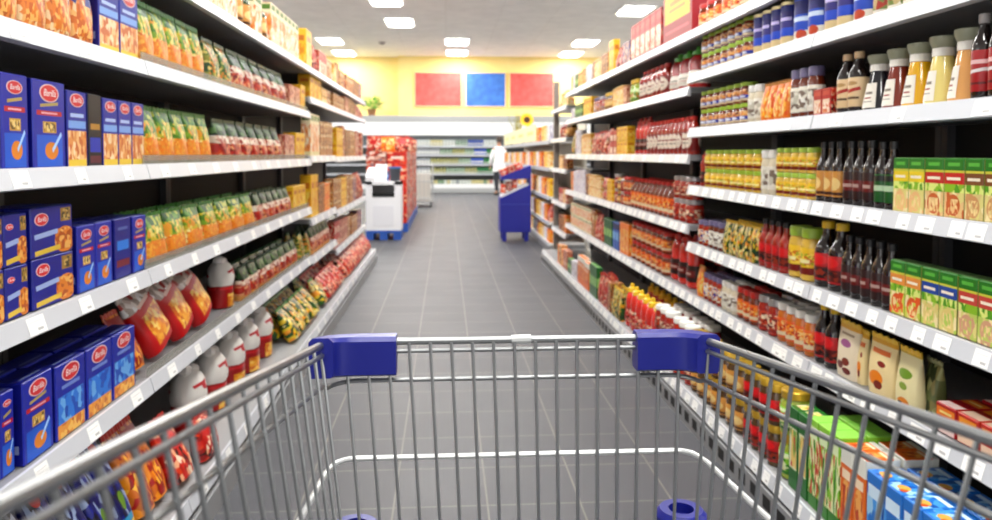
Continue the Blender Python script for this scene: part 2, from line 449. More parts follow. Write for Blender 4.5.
D('red_bag', 'd4202c', [('m', .5, .34, .7, .5, ['f8c458', 'f0a840', 'fce090', 'e08a3c', 'f4b850'], 15), ('r', .5, .64, 1, .12, 'd4202c'), ('m', .5, .86, 1, .32, ['f6f0ec', 'c8bcb4', 'ffffff', 'c86058', 'e8dcd6'], 10), ('r', .5, .7, .5, .05, 'f8e4dc')])
D('yellow_bag', 'e8a42c', [('m', .5, .5, 1, .95, ['e8a42c', 'f0c45c', 'b8281e', 'd88820', 'c88430', 'a81c1c'], 11), ('r', .5, .8, 1, .18, 'b01c20')])
D('white_top', 'f2f0ec', [('r', .42, .62, .34, .09, 'd04450', 20), ('r', .62, .45, .3, .08, 'd04450', -15), ('e', .5, .55, .12, .2, 'd86068')])
D('red_base', 'b8141c', [('r', .5, .35, .5, .6, 'f0b83c'), ('m', .5, .35, .48, .58, ['f0b83c', 'f6d478', 'e09030'], 9), ('r', .5, .88, .9, .1, 'd84048')])
D('dark_bag', '141f6c', [('m', .5, .5, 1, 1, ['141f6c', '203494', '0e1440', '182878', '9ca8c0'], 11), ('e', .5, .36, .26, .17, '7c9c34'), ('r', .5, .12, .9, .1, 'e0c040'), ('r', .5, .2, .9, .05, '40a0c0'), ('e', .5, .84, .4, .12, 'c82830')])
D('dark_bag2', '12183c', [('m', .5, .5, 1, 1, ['12183c', '223070', '0c0e20', 'a8acb8', '28408c', '141c50'], 10), ('r', .5, .75, .7, .1, 'c8ccd8', 12)])
D('green_yellow', 'd8c040', [('m', .5, .5, 1, 1, ['e0c840', '2f702c', 'ece0a8', '1f5028', 'e8a840', '386c30'], 11)])
D('red_pack', 'c02c1f', [('m', .5, .5, 1, 1, ['c02c1f', 'd8582c', 'e8b898', 'a82018', 'd04030', 'ecd8c4', '5c2018'], 11), ('e', .5, .6, .5, .3, 'c82428')])
D('tan_pack', 'd8a868', [('m', .5, .5, 1, 1, ['d8a868', 'b87840', 'ecd0a0', 'c89058', '8c4830'], 10), ('r', .5, .75, .7, .16, 'e8d8b8')])
D('pink_pack', 'd89880', [('m', .5, .5, 1, 1, ['d89880', 'c06850', 'ecc8b0', 'b05848'], 10), ('r', .5, .3, .8, .2, 'e8c8b0')])
D('yellow_pack', 'f2cc3c', [('m', .5, .35, .9, .5, ['f2cc3c', 'f6e080', 'e8a830'], 6), ('r', .5, .75, .7, .14, 'd89020')])
D('brown_pack', '8c4a28', [('m', .5, .5, 1, 1, ['8c4a28', 'c88848', '5c2818', 'e8c888', 'b05c30'], 12)])
D('purple_pack', '6c5a9c', [('m', .5, .5, 1, 1, ['6c5a9c', 'd09070', '3c3c7c', 'e8d0c0'], 10)])
D('cream_pack', 'f4e2b0', [('m', .5, .45, .9, .8, ['f4e2b0', 'f0c060', 'f8f0dc', 'e89848', 'e8d890'], 10), ('r', .5, .9, 1, .14, 'd8a848')])
D('ivory_orange', 'f6ead0', [('m', .5, .4, 1, .7, ['f6ead0', 'f4b878', 'fbf6ea', 'f0cca0', 'e89858'], 9), ('r', .5, .06, 1, .1, 'eadfb8'), ('r', .5, .9, .8, .12, '7c9c48')])
# right-hand goods
D('jar_blue', 'f0e4d0', [('m', .5, .7, 1, .56, ['d08840', 'e8b060', '8c3c20', 'e8c890'], 12), ('r', .5, .36, 1, .34, '3c5cc0'), ('e', .5, .36, .55, .26, 'e8ecf8'), ('r', .5, .1, 1, .2, 'f0e0c0')])
D('jar_yellow', 'f0d040', [('m', .5, .55, 1, .5, ['f0d040', 'f6e070', 'd89028', 'c0c030'], 12), ('r', .5, .14, 1, .26, '9c3420'), ('r', .5, .5, .6, .14, 'f8f0c0')])
D('jar_orange', 'e8802c', [('m', .5, .55, 1, .6, ['e8802c', 'f0b040', 'c8401c', 'f4d8a0'], 12), ('r', .5, .2, .8, .2, 'f0e4c8')])
D('jar_red', 'b02c1c', [('m', .5, .5, 1, .8, ['b02c1c', 'd86838', 'f0e0c8', '8c1c14'], 10)])
D('jar_white', 'eeeae0', [('m', .5, .5, 1, .7, ['eeeae0', 'd8d4c8', '9c8c80', 'f6f4ee'], 6)])
D('jar_mix', 'd8b890', [('m', .5, .5, 1, .9, ['d05038', 'f0e8d8', '3c5cb0', 'e0a848', 'f4f0e8'], 10)])
D('lab_cream', 'e8d2b0', [('r', .5, .55, .7, .12, 'c04030', 12), ('r', .5, .3, .6, .08, '806850'), ('e', .5, .8, .5, .14, 'c8a878')])
D('lab_red', 'b8202c', [('r', .5, .72, .8, .1, 'e8c8c8'), ('r', .5, .5, .8, .08, 'e4e0e0', 6), ('r', .5, .2, .7, .06, '7c1018')])
D('lab_redtop', 'c8202a', [('r', .5, .3, .9, .4, '7c2418'), ('m', .5, .25, .9, .34, ['7c2418', 'b05030', '301008'], 9), ('e', .5, .75, .7, .4, 'e02c34')])
D('lab_green', '2c7a3c', [('r', .5, .5, .8, .2, 'c8dcc0'), ('r', .5, .85, .9, .2, '202018')])
D('lab_amber', 'd8a860', [('e', .5, .5, .6, .5, 'f0d8a0'), ('r', .5, .12, .9, .12, '6c3c18')])
D('lab_white', 'f0ece4', [('r', .5, .6, .6, .1, '9c9488'), ('r', .5, .4, .5, .06, 'b05040'), ('r', .5, .25, .6, .04, 'a8a49c')])
D('lab_silver', '4c2420', [('r', .5, .5, .8, .4, '8c2820'), ('r', .5, .5, .5, .12, 'c8b0a8')])
D('can_blue', '2a3c9c', [('r', .5, .62, 1, .44, '4a3c98'), ('r', .5, .35, 1, .2, '2c6cd8'), ('r', .5, .14, 1, .2, 'e8d8b0'), ('r', .5, .66, .6, .08, 'd0c8ec'), ('r', .5, .03, 1, .07, 'b84838')])
D('can_blue2', '2f6cd0', [('r', .5, .75, 1, .3, '3c3c94'), ('r', .5, .12, 1, .24, 'f0ece0'), ('r', .5, .5, .7, .1, 'dce8f8'), ('e', .6, .16, .3, .2, 'd87050')])
D('can_white', 'f0ece2', [('m', .5, .4, 1, .5, ['f0ece2', 'd8c89c', 'c05848', '98a868'], 6), ('r', .5, .8, .8, .1, '9c9c94')])
def soup(key, band, pic):
    D(key, 'd8d860', [('m', .5, .3, 1, .62, [pic[0], pic[1], 'f4e8c0', pic[0], 'e8e0a0'], 6), ('e', .5, .22, .7, .36, pic[1]), ('m', .5, .2, .5, .24, [pic[1], pic[0], 'f4e0b0'], 14), ('r', .5, .66, 1, .2, band), ('r', .5, .66, .7, .05, 'f8f0e0'), ('m', .5, .5, 1, .14, ['a8d040', 'e8f0a0', '78b830'], 8), ('r', .5, .9, 1, .2, '35962a'), ('r', .5, .9, .6, .06, '7cc860')])
soup('soup_yellow', 'f0dc30', ('e8dc9c', 'f0cc9c')); soup('soup_red', 'd83c30', ('ecd0a0', 'd88448')); soup('soup_brown', '9c6c3c', ('e4d4a0', 'dcb080'))
soup('soup_orange', 'f0b060', ('d8dc70', 'ec7c2c')); soup('soup_blue', '2868b8', ('c8dc78', 'e8d898')); soup('soup_pink', 'd8685c', ('d0dc84', 'e0b89c'))
D('pouch_nut', 'efe4d0', [('r', .5, .93, 1, .14, 'e8bc38'), ('e', .5, .62, .5, .14, 'b878a8'), ('e', .35, .22, .34, .14, '8c3c28'), ('e', .6, .3, .3, .14, '9c4830'), ('e', .65, .14, .34, .12, '8c3420'), ('r', .5, .78, .6, .04, 'b8a890')])
D('pouch_honey', 'f2e2b8', [('r', .5, .93, 1, .14, 'e8bc38'), ('e', .45, .3, .5, .24, 'f0a028'), ('e', .6, .55, .3, .1, 'a83c30'), ('r', .5, .74, .66, .08, 'e89050'), ('e', .55, .2, .3, .14, 'a0442c')])
D('pouch_green', 'eee6c0', [('r', .5, .95, 1, .1, 'e0c438'), ('e', .5, .6, .6, .16, '90b048'), ('e', .5, .4, .4, .12, 'a8bc60'), ('e', .55, .14, .5, .16, 'e8a028'), ('e', .4, .1, .2, .1, '302818')])
D('pouch_olive', '8c9468', [('m', .5, .5, 1, 1, ['8c9468', 'b8b888', '5c6444', 'a8a070'], 5)])
D('box_red', 'c42434', [('r', .5, .72, .9, .3, 'ee9a30'), ('r', .5, .45, .9, .12, 'b81c40'), ('r', .5, .16, .9, .26, 'f0dcd8'), ('r', .5, .72, .6, .08, 'f8e0a0')])
D('box_orange', 'd4482c', [('r', .5, .7, .8, .34, 'f2b040'), ('r', .5, .2, .9, .3, 'ecd4c0'), ('r', .5, .45, .9, .1, 'b82c28')])
D('lab_pale_red', 'a02c24', [('e', .5, .52, .7, .8, 'ece2d6'), ('r', .5, .6, .4, .08, 'a8483c'), ('r', .5, .4, .3, .06, '988c80')])
D('pack_green', 'a8d858', [('m', .5, .45, 1, .7, ['a8d858', 'f0ecc0', 'd86a50', '58a830', 'e8f0c8'], 9), ('r', .5, .85, .8, .14, 'e8f4d0'), ('r', .5, .08, 1, .14, '4c9a28')])
D('pack_green2', '2c8a34', [('r', .5, .5, .8, .5, 'e8ecd0'), ('m', .5, .5, .76, .46, ['e8ecd0', 'd86048', 'f0d890', '90c058'], 6)])
D('pack_orange', 'ea8c34', [('r', .5, .9, 1, .2, 'e8e8e0'), ('e', .5, .45, .7, .4, 'f4c078'), ('m', .5, .4, .6, .36, ['f4c078', 'd06020', 'ec9c40'], 7), ('r', .5, .7, .7, .1, 'f8e8d0')])
D('pack_blue', '3f93d8', [('m', .5, .4, 1, .7, ['3f93d8', '6cb4ec', '2c78c0', 'b8dcf4'], 5), ('e', .5, .3, .5, .3, 'e8c070'), ('r', .5, .8, .8, .14, 'e0f0fc'), ('e', .7, .2, .24, .2, 'd87838')])
D('red_sign', 'b82c38', [('r', .5, .62, .86, .5, 'f0d428'), ('r', .5, .7, .5, .08, 'd8a820'), ('r', .5, .58, .56, .06, 'd8a820'), ('r', .5, .2, .8, .05, 'd87078')])
D('red_white', 'c83c30', [('r', .5, .35, .8, .5, 'f0dcc8'), ('m', .5, .3, .7, .36, ['f0dcc8', 'e08848', 'f8f0e4'], 10), ('r', .5, .82, .8, .16, 'd86850')])
D('blue_pack', '2f78c4', [('r', .5, .5, .8, .3, '9ccaf0'), ('r', .5, .85, 1, .2, '18407c')])
D('green_pack', '2c8040', [('r', .5, .5, .8, .3, 'b0d890')])
D('orange_pack', 'f09a20', [('m', .5, .45, .9, .7, ['f09a20', 'f8c850', 'e87818', 'f4e0a0'], 9)])
D('white_pack', 'e8e6ea', [('m', .5, .5, .9, .8, ['e8e6ea', 'd0d0e0', 'f8f8fa', 'c8b8c0'], 5)])

CAPG, CAPW, CAPR, CAPK, CAPY, CAPC = (mat(n, c, .35) for n, c in (('cap_green', 'a3c43c'), ('cap_white', 'e8e6e0'), ('cap_red', 'c02820'), ('cap_black', '1a1a1c'), ('cap_yellow', 'f0c428'), ('cap_cream', 'dcb98c')))
CAPP, CAPGD, CAPSV, CAPDG = mat('cap_purple', '6c6488', .35), mat('cap_gold', 'c8a030', .3, .5), mat('cap_silver', 'b8b4b4', .3, .5), mat('cap_green_tip', '4c9c34', .35)
def liquid(n, c): return mat('glass_'+n, c, .12, coat=.6)
OVR, OVW, OVT = mat('oval_red', 'd8242c', .35), mat('oval_rim', 'e8c8c8', .35), mat('oval_letters', 'ffffff', .4)
SIDEBLUE = art('print_blue_side', '182a98', [('r', .5, .6, .7, .3, '1c2c88'), ('r', .5, .2, .7, .1, '9aa4c8')])

_text = {}
def text_mesh(s):
    if s not in _text:
        cu = bpy.data.curves.new('t', 'FONT'); cu.body = s; cu.align_x = 'CENTER'; cu.align_y = 'CENTER'; cu.size = 1; cu.shear = .25; cu.resolution_u = 2
        o = bpy.data.objects.new('t', cu); C.objects.link(o)
        bpy.context.view_layer.update()
        me = bpy.data.meshes.new_from_object(o.evaluated_get(bpy.context.evaluated_depsgraph_get()))
        _text[s] = ([v.co.copy() for v in me.vertices], [tuple(p.vertices) for p in me.polygons])
        bpy.data.objects.remove(o); bpy.data.curves.remove(cu); bpy.data.meshes.remove(me)
    return _text[s]
def put_text(mb, s, x, cy, cz, size, m):
    vs, fs = text_mesh(s)
    mb.add([(x, cy+v.x*size, cz+v.y*size) for v in vs], fs, m)
def logo(x, cy, cz, rw, rh):
    f = MB(); n = 24
    for k, (r, m) in enumerate(((1, OVW), (.88, OVR))):
        vs = [(x+.0006+.0004*k, cy+rw*r*math.cos(2*PI*i/n), cz+rh*r*math.sin(2*PI*i/n)) for i in range(n)]
        bk = [(x-.0004, v[1], v[2]) for v in vs]
        f.add(vs+bk, [tuple(range(n))]+[(i, n+i, n+(i+1) % n, (i+1) % n) for i in range(n)], m)
    put_text(f, 'Barilla', x+.0014, cy, cz, rw*.52, OVT)
    return f

# builders: return [(part name, mesh builder, label)], the first one is the body
def b_box(w, d, h, det, art_, side, top=None, lg=None, flap=None, header=None):
    f = MB(); f.box(-d/2, d/2, -w/2, w/2, 0, h, art_, .0025, side, top or side)
    out = [('carton', f, None)]
    if det and lg:
        out.append(('logo', logo(d/2, w*lg[0], h*lg[1], w*lg[2], w*lg[2]*.48), 'red oval logo with white lettering'))
    if det and flap:
        f = MB(); f.box(-d/2+.006, d/2-.006, -w/2+.002, w/2-.002, h, h+.0012, flap); out.append(('top_flap', f, None))
    return out
def b_bag(w, d, h, det, art_, seal, pw=2.6, wr=.012):
    f = MB(); n, k = 24, 13; vs = []; ph = random.uniform(0, 6)
    hb = h*.93
    for j in range(k):
        t = j/(k-1)
        dep = d/2*(1-t**pw)*(.82+.18*min(1, t*6))+.002
        wid = w/2*(.93+.07*min(1, t*5))*(1-.05*math.sin(PI*t))
        for i in range(n):
            a = 2*PI*i/n; c, s = math.cos(a), math.sin(a)
            e = .7
            x = dep*math.copysign(abs(c)**e, c); y = wid*math.copysign(abs(s)**e, s)
            x *= 1+wr*6*math.sin(5*a+9*t+ph)*min(1, 3*t)
            vs.append((x, y, hb*t))
    fs, us = [], []
    P = lambda v: ((v[1]/w+.5) if v[0] >= 0 else (.5-v[1]/w), v[2]/h)
    for j in range(k-1):
        for i in range(n):
            q = [j*n+i, j*n+(i+1) % n, (j+1)*n+(i+1) % n, (j+1)*n+i]
            fs.append(q); us.append([(vs[a][1]/w+.5, vs[a][2]/h) for a in q])
    fs.append(list(range(n))[::-1]); us.append([(.5, .02)]*n)
    fs.append([(k-1)*n+i for i in range(n)]); us.append([(.5, .98)]*n)
    f.add(vs, fs, art_, us)
    s = MB(); m = 14
    vs = []
    for z in (hb-.001, h):
        for i in range(m+1):
            y = -w/2*.97+w*.97*i/m; vs.append((.0022+.0015*math.sin(i*2.2+ph), y, z+(.003*math.sin(i*1.7+ph) if z == h else 0)))
            vs.append((-.0022+.0015*math.sin(i*2.2+ph), y, z+(.003*math.sin(i*1.7+ph) if z == h else 0)))
    o = (m+1)*2; fs = []
    for i in range(m):
        a = 2*i
        fs += [(a, a+2, o+a+2, o+a), (a+1, o+a+1, o+a+3, a+3), (o+a, o+a+2, o+a+3, o+a+1)]
    fs += [(0, o, o+1, 1), (2*m, 2*m+1, o+2*m+1, o+2*m)]
    s.add(vs, fs, seal)
    return [('bag', f, None), ('top_seal', s, None)]
def scl(prof, R, h): return [(r*R, z*h) for r, z in prof]
def b_jar(w, d, h, det, lab, lid, glass):
    R = w/2*.97; sg = 20 if det else 12
    f = MB(); f.lathe(scl([(0, 0), (.88, 0), (.97, .03), (.97, .7), (.84, .79), (.8, .83), (0, .83)], R, h), glass, sg)
    l = MB(); l.lathe(scl([(.985, .12), (1, .13), (1, .62), (.985, .63)], R, h), lab, sg)
    c = MB(); c.lathe(scl([(.84, .81), (.92, .82), (.92, .97), (.86, 1), (0, 1)], R, h), lid, sg)
    return [('jar', f, None), ('label', l, None), ('lid', c, None)]
def b_bottle(w, d, h, det, lab, cap, glass, neck=None, shoulder=.56):
    R = w/2*.97; sg = 20 if det else 12; q = shoulder
    f = MB(); f.lathe(scl([(0, 0), (.92, 0), (.98, .02), (.98, q), (.86, q+.07), (.58, q+.15), (.42, q+.23), (.38, .91), (.44, .915), (.44, .93), (0, .93)], R, h), glass, sg)
    l = MB(); l.lathe(scl([(.99, .1), (1, .105), (1, q-.05), (.99, q-.045)], R, h), lab, sg)
    c = MB(); c.lathe(scl([(.42, .885), (.48, .89), (.48, .99), (.4, 1), (0, 1)], R, h), cap, sg)
    out = [('bottle', f, None), ('label', l, None), ('cap', c, None)]
    if neck:
        k = MB(); k.lathe(scl([(.43, q+.25), (.44, q+.25), (.42, .88), (.41, .88)], R, h), neck, sg); out.append(('neck_band', k, None))
    return out
def b_cone(w, d, h, det, lab, cap, glass):
    R = w/2*.97
    f = MB(); f.lathe(scl([(0, 0), (.95, 0), (1, .025), (.97, .08), (.56, .7), (.52, .74), (0, .74)], R, h), glass, 24)
    l = MB(); l.lathe(scl([(.99, .06), (.96, .13), (.72, .5)], R*1.008, h), lab, 8, a0=-.75, a1=.55)
    k = MB(); k.lathe(scl([(.57, .71), (.59, .715), (.57, .83), (.53, .835)], R, h), mat('paper_collar', 'f0ece2', .6), 24)
    c = MB(); c.lathe(scl([(.52, .83), (.6, .84), (.72, .93), (.74, .985), (.7, 1), (0, 1)], R, h), cap, 24)
    return [('bottle', f, None), ('label', l, None), ('paper_collar', k, None), ('cap', c, None)]
def b_squeeze(w, d, h, det, lab, cap, glass):
    R = w/2*.97; sg = 20 if det else 12
    f = MB(); f.lathe(scl([(0, 0), (.85, 0), (.97, .03), (1, .25), (.84, .45), (.9, .6), (.75, .74), (.42, .82), (0, .82)], R, h), glass, sg, sx=.8)
    l = MB(); l.lathe(scl([(.975, .12), (1.015, .14), (1.02, .26), (.9, .42), (.885, .43)], R, h), lab, sg, sx=.8)
    c = MB(); c.lathe(scl([(.45, .8), (.5, .81), (.46, .9), (.24, .92), (.18, 1), (0, 1)], R, h), cap, sg)
    return [('bottle', f, None), ('label', l, None), ('cap', c, None)]
def b_can(w, d, h, det, wrap, lid, glass=None):
    R = w/2*.97; sg = 20 if det else 12
    f = MB(); f.lathe(scl([(0, .01), (.95, .01), (.97, .0), (1, .02), (1, .9), (.97, .92)], R, h), wrap, sg)
    c = MB(); c.lathe(scl([(.97, .91), (1.02, .92), (1.02, .985), (.97, 1), (.9, .98), (0, .98)], R, h), lid, sg)
    return [('tin', f, None), ('lid', c, None)]
def b_tied(w, d, h, det, base, top, tie):
    f = MB(); R = w/2; sx = d/w
    f.lathe(scl([(0, 0), (.84, 0), (.95, .03), (.97, .18), (.97, .34), (.95, .44)], R, h), base, 28, sx=sx, rip=.02)
    c = MB(); c.lathe(scl([(.93, .43), (1.0, .48), (1.03, .56), (1.0, .66), (.9, .76), (.7, .84), (.4, .9), (.0, .91)], R, h), top, 28, sx=sx, rip=.03)
    e = MB()
    for s, q in ((-1, 1.15), (1, .8)):
        e.lathe(scl([(0, -.03), (.24, 0), (.36, .05), (.34, .1), (.2, .14), (0, .15)], R, h*q), tie, 14, y=s*.36*R, z=.84*h, rip=.06)
    return [('bag', f, None), ('bunched_top', c, 'white film top printed with red'), ('knot', e, None)]

_cnt, _todo = {}, []
def place(name, parts, spots, desc, cat, group, phrase, det):
    """one thing built, the others copied from it; spots: (x, y, z, rotation, suffix)"""
    made = None
    for (x, y, z, rot, suf) in spots:
        if made is None:
            if det:
                o = link(name, parts[0][1].mesh(name)); kids = []
                for pn, mb, pl in parts[1:]: kids.append(part(pn, mb, o, label=pl))
            else:
                f = MB()
                for pn, mb, pl in parts: f.merge(mb)
                o = link(name, f.mesh(name)); kids = []
            made = (o, kids)
        else:
            o = made[0].copy(); C.objects.link(o)
            for k in made[1]:
                c = k.copy(); C.objects.link(c); c.parent = o
        o.location = (x, y, z); o.rotation_euler = rot
        tag(o, desc, cat, group); _todo.append((o, desc, phrase, suf, y))
def label_rows():                      # counted from the near end of each shelf
    for o, desc, phrase, suf, y in sorted(_todo, key=lambda a: a[4]):
        key = (desc, phrase, suf); _cnt[key] = _cnt.get(key, 0)+1
        o['label'] = f'{desc}, {ORD[_cnt[key]-1]} along {phrase}' + (f', {suf}' if suf else '')
PH = {'L': ['the top left shelf', 'the second left shelf', 'the third left shelf', 'the fourth left shelf', 'the fifth left shelf', 'the bottom left shelf'],
      'R': ['the top right shelf', 'the second right shelf', 'the third right shelf', 'the fourth right shelf', 'the fifth right shelf', 'the sixth right shelf', 'the bottom right shelf'],
      'F': ['the far right top shelf', 'the far right second shelf', 'the far right third shelf', 'the far right fourth shelf', 'the far right fifth shelf', 'the far right bottom shelf']}
K = {}     # kind: name, category, description, group, builder, its materials
def kind(key, name, cat, desc, fn, *a, **k): K[key] = (name, cat, desc, fn, a, k)
FAMILY = [('tp', 'bp', 'pk', 'pp', 'cp', 'yp', 'rw', 'op', 'rp'), ('rp', 'rw', 'kr', 'yo', 'bd', 'yb'), ('wp', 'wp', 'yp', 'yg', 'gp', 'op'), ('jr', 'jx', 'jo', 'jg', 'jm'), ('bw', 'bb', 'kr', 'bx', 'bm'), ('jg', 'yg', 'jy', 'op'), ('gp', 'yg', 'op', 'pr')]
def FAMILY_ROW(*a):
    global FAMILY
    keep, FAMILY = FAMILY, []
    row(*a)
    FAMILY = keep
def row(zone, i, px0, px1, n, key, h, d=None, stack=1, rows=1, inset=.018, levels=None, lean=0, det=None, wf=.95, X=None, yrow=170, roll=0, zoff=0, wabs=None):
    """n things side by side between two pixel columns of the photograph, standing on shelf i"""
    left = zone == 'L'
    base = (i == (6 if zone == 'R' else 5))
    fr = X if X is not None else ((TL if base else AL) if left else (TR if base else AR))
    fa = fr-(inset if left else -inset)
    ya, yb = sorted((along(px0, fa, yrow), along(px1, fa, yrow)))
    bays = LB if left else RB
    def lev(y):
        if left: tab = LN if y < LB[3] else (L4_ if y < LB[4] else L5_)
        else: tab = RN if y < RB[2] else (RF if y < RB[5] else RE)
        return tab[i]
    step = (yb-ya)/n; w_ = wabs or step*wf
    name, cat, desc, fn, a, kw = K[key]
    if det is None: det = yb < 5.2
    if d is None: d = w_ if fn in (b_jar, b_bottle, b_cone, b_squeeze, b_can) else min(.09, max(.045, w_*.55))
    if yb > 5.6 and n >= 4 and rows*stack <= 4 and not lean:      # far bays: facings change every few packs
        fam = next((f_ for f_ in FAMILY if key in f_), None)
        if fam:
            q = 0
            while q < n:
                m_ = min(random.choice((1, 2, 2, 3)), n-q)
                kk = key if random.random() < .45 else random.choice(fam)
                a0, a1 = px0+(px1-px0)*q/n, px0+(px1-px0)*(q+m_)/n
                FAMILY_ROW(zone, i, a0, a1, m_, kk, h*random.uniform(.82, 1.0), None, stack, rows, inset, levels, lean, False, wf, X, yrow, 0, zoff)
                q += m_
            return
    parts = fn(w_, d, h, det, *a, **kw)
    joints = (LB[3:5] if left else [RB[2], RB[5]])
    spots = []
    sg = 1 if left else -1
    for r in range(rows):
        for s in range(stack):
            for q in range(n):
                y = ya+step*(q+.5)
                if any(abs(y-b_) < w_/2+.004 for b_ in joints): continue
                x = fr-sg*(inset+d/2*(1 if not lean else 1.1)+r*(d*(1.06 if not lean else 1.18)+.004)) 
                suf = []
                if stack == 2: suf.append(('lower', 'upper')[s])
                if stack > 2: suf.append(('lowest', 'middle', 'topmost')[s])
                if rows > 1: suf.append(('front', 'second', 'third')[r]+' row')
                jy, jr = random.uniform(-1, 1)*step*.012, random.uniform(-1, 1)*.035*(1 if fn in (b_box, b_bag) else 8)
                if fn is b_box: jr *= .6*min(1, .05/max(w_, .01)); 
                zz = lev(y)+.0012+zoff+s*(h+.0012)
                if lean: zz += d/2*math.sin(abs(lean))
                if roll: zz += w_/2*math.sin(abs(roll))*.9
                spots.append((x, y+jy, zz, (roll, -lean, jr+(0 if left else PI)), ' '.join(suf)))
    place(name, parts, spots, desc, cat, desc + 's' if not desc.endswith('s') else desc, PH[zone][i], det)

# left side kinds
kind('pt', 'pasta_box', 'pasta box', 'tall navy pasta box with red oval', b_box, A['pasta_tall'], SIDEBLUE, lg=(0, .86, .3), flap=SIDEBLUE)
kind('ph', 'pasta_box', 'pasta box', 'navy pasta box with pale blue picture', b_box, A['pasta_half'], SIDEBLUE, lg=(0, .85, .3), flap=SIDEBLUE)
kind('po', 'pasta_box', 'pasta box', 'slim blue and orange pasta box', b_box, A['pasta_orange'], SIDEBLUE, lg=(0, .88, .36))
kind('pd', 'pasta_box', 'pasta box', 'almost black pasta box with gold stripe', b_box, A['pasta_dark'], SIDEBLUE)
kind('pm', 'pasta_box', 'pasta box', 'navy pasta box with light blue band', b_box, A['pasta_blue_mid'], SIDEBLUE)
kind('la', 'lasagne_box', 'pasta box', 'wide flat navy box with pasta picture', b_box, A['lasagne'], SIDEBLUE, lg=(-.26, .76, .16))
SEALG, SEALR, SEALY, SEALD, SEALO = mat('seal_green', '3c8430', .35), mat('seal_red', 'b02820', .35), mat('seal_yellow', 'e8bc3c', .35), mat('seal_dark_green', '1c4c28', .35), mat('seal_orange', 'e09a50', .35)
kind('bh', 'pasta_bag', 'bag', 'orange pasta bag with green top', b_bag, A['bag_herb'], SEALG)
kind('br', 'pasta_bag', 'bag', 'red and white bag with dark green top', b_bag, A['bag_redherb'], SEALD)
kind('bd', 'pasta_bag', 'bag', 'orange bag with blue diagonal', b_bag, A['bag_diag'], SEALO)
kind('bg', 'pasta_bag', 'bag', 'mottled green and amber bag', b_bag, A['bag_green'], SEALD)
kind('rb', 'crisp_bag', 'bag', 'red bag with pale clear top', b_bag, A['red_bag'], mat('seal_clear', 'cfc8c4', .25), pw=4)
kind('yb', 'crisp_bag', 'bag', 'yellow and red snack bag', b_bag, A['yellow_bag'], SEALR)
kind('wt', 'tied_bag', 'bag', 'red bag with white tied top', b_tied, A['red_base'], A['white_top'], mat('white_film', 'f2f0ec', .35))
kind('db', 'dark_bag', 'bag', 'dark blue bag with green olive', b_bag, A['dark_bag'], mat('seal_navy', '182060', .3))
kind('dc', 'dark_bag', 'bag', 'dark bag with silver streaks', b_bag, A['dark_bag2'], mat('seal_navy', '182060', .3))
kind('gy', 'snack_bag', 'bag', 'green and yellow bag', b_bag, A['green_yellow'], SEALG)
kind('rp', 'snack_bag', 'bag', 'bright red snack bag', b_bag, A['red_pack'], SEALR)
kind('yp', 'yellow_carton', 'carton', 'plain yellow carton', b_box, A['yellow_pack'], A['yellow_pack'])
kind('tp', 'biscuit_box', 'box', 'tan biscuit box', b_box, A['tan_pack'], A['tan_pack'])
kind('pk', 'biscuit_box', 'box', 'pinkish biscuit box', b_box, A['pink_pack'], A['pink_pack'])
kind('bp', 'biscuit_box', 'box', 'brown biscuit pack', b_box, A['brown_pack'], A['brown_pack'])
kind('pp', 'biscuit_box', 'box', 'purple and tan pack', b_box, A['purple_pack'], A['purple_pack'])
kind('cp', 'noodle_pack', 'pack', 'cream and orange pack', b_box, A['cream_pack'], A['cream_pack'])
kind('io', 'noodle_pack', 'pack', 'ivory pack with orange print', b_box, A['ivory_orange'], A['ivory_orange'])
kind('gb', 'oil_bottle', 'bottle', 'dark green bottle', b_bottle, A['lab_amber'], CAPDG, liquid('green', '24401c'))

# right side kinds
GB = liquid('brown', '6c2a14'); GR = liquid('red', 'a02414'); GO = liquid('orange', 'c86a20'); GK = liquid('black', '1a0e0c'); GY = liquid('yellow', 'd8b040'); GW = liquid('cream', 'e0d4b8')
kind('jb', 'sauce_jar', 'jar', 'jar with blue label and green lid', b_jar, A['jar_blue'], CAPG, GB)
kind('jy', 'sauce_jar', 'jar', 'jar with yellow label and lime lid', b_jar, A['jar_yellow'], CAPG, GY)
kind('jo', 'sauce_jar', 'jar', 'orange jar with white lid', b_jar, A['jar_orange'], CAPW, GO)
kind('jr', 'sauce_jar', 'jar', 'dark red jar with silver lid', b_jar, A['jar_red'], CAPSV, GR)
kind('jw', 'sauce_jar', 'jar', 'white jar with pale lid', b_jar, A['jar_white'], CAPW, GW)
kind('jk', 'pickle_jar', 'jar', 'dark jar with red label and gold lid', b_jar, A['lab_redtop'], CAPGD, liquid('amber', '4c3416'))
kind('jz', 'sauce_jar', 'jar', 'red jar with broad white lid', b_jar, A['jar_red'], CAPW, GR)
kind('jm', 'sauce_jar', 'jar', 'jar with many-coloured label', b_jar, A['jar_mix'], CAPP, GR)
kind('jp', 'sauce_jar', 'jar', 'brown jar with purple lid', b_jar, A['jar_white'], CAPP, GB)
kind('jg', 'pickle_jar', 'jar', 'amber jar with gold lid', b_jar, A['lab_amber'], CAPGD, liquid('amber', '4c3416'))
kind('jv', 'pickle_jar', 'jar', 'lime green jar with gold lid', b_jar, A['pack_green'], CAPGD, liquid('lime', '98a838'))
kind('jx', 'pickle_jar', 'jar', 'brown jar with red lid', b_jar, A['jar_orange'], CAPR, GB)
kind('cb', 'tall_tin', 'tin', 'violet blue tall tin', b_can, A['can_blue'], mat('tin_rim', 'c8b888', .3, .5))
kind('cc', 'tall_tin', 'tin', 'bright blue tin with white foot', b_can, A['can_blue2'], mat('tin_rim', 'c8b888', .3, .5))
kind('cw', 'tall_tin', 'tin', 'white tin with patterned wrap', b_can, A['can_white'], CAPW)
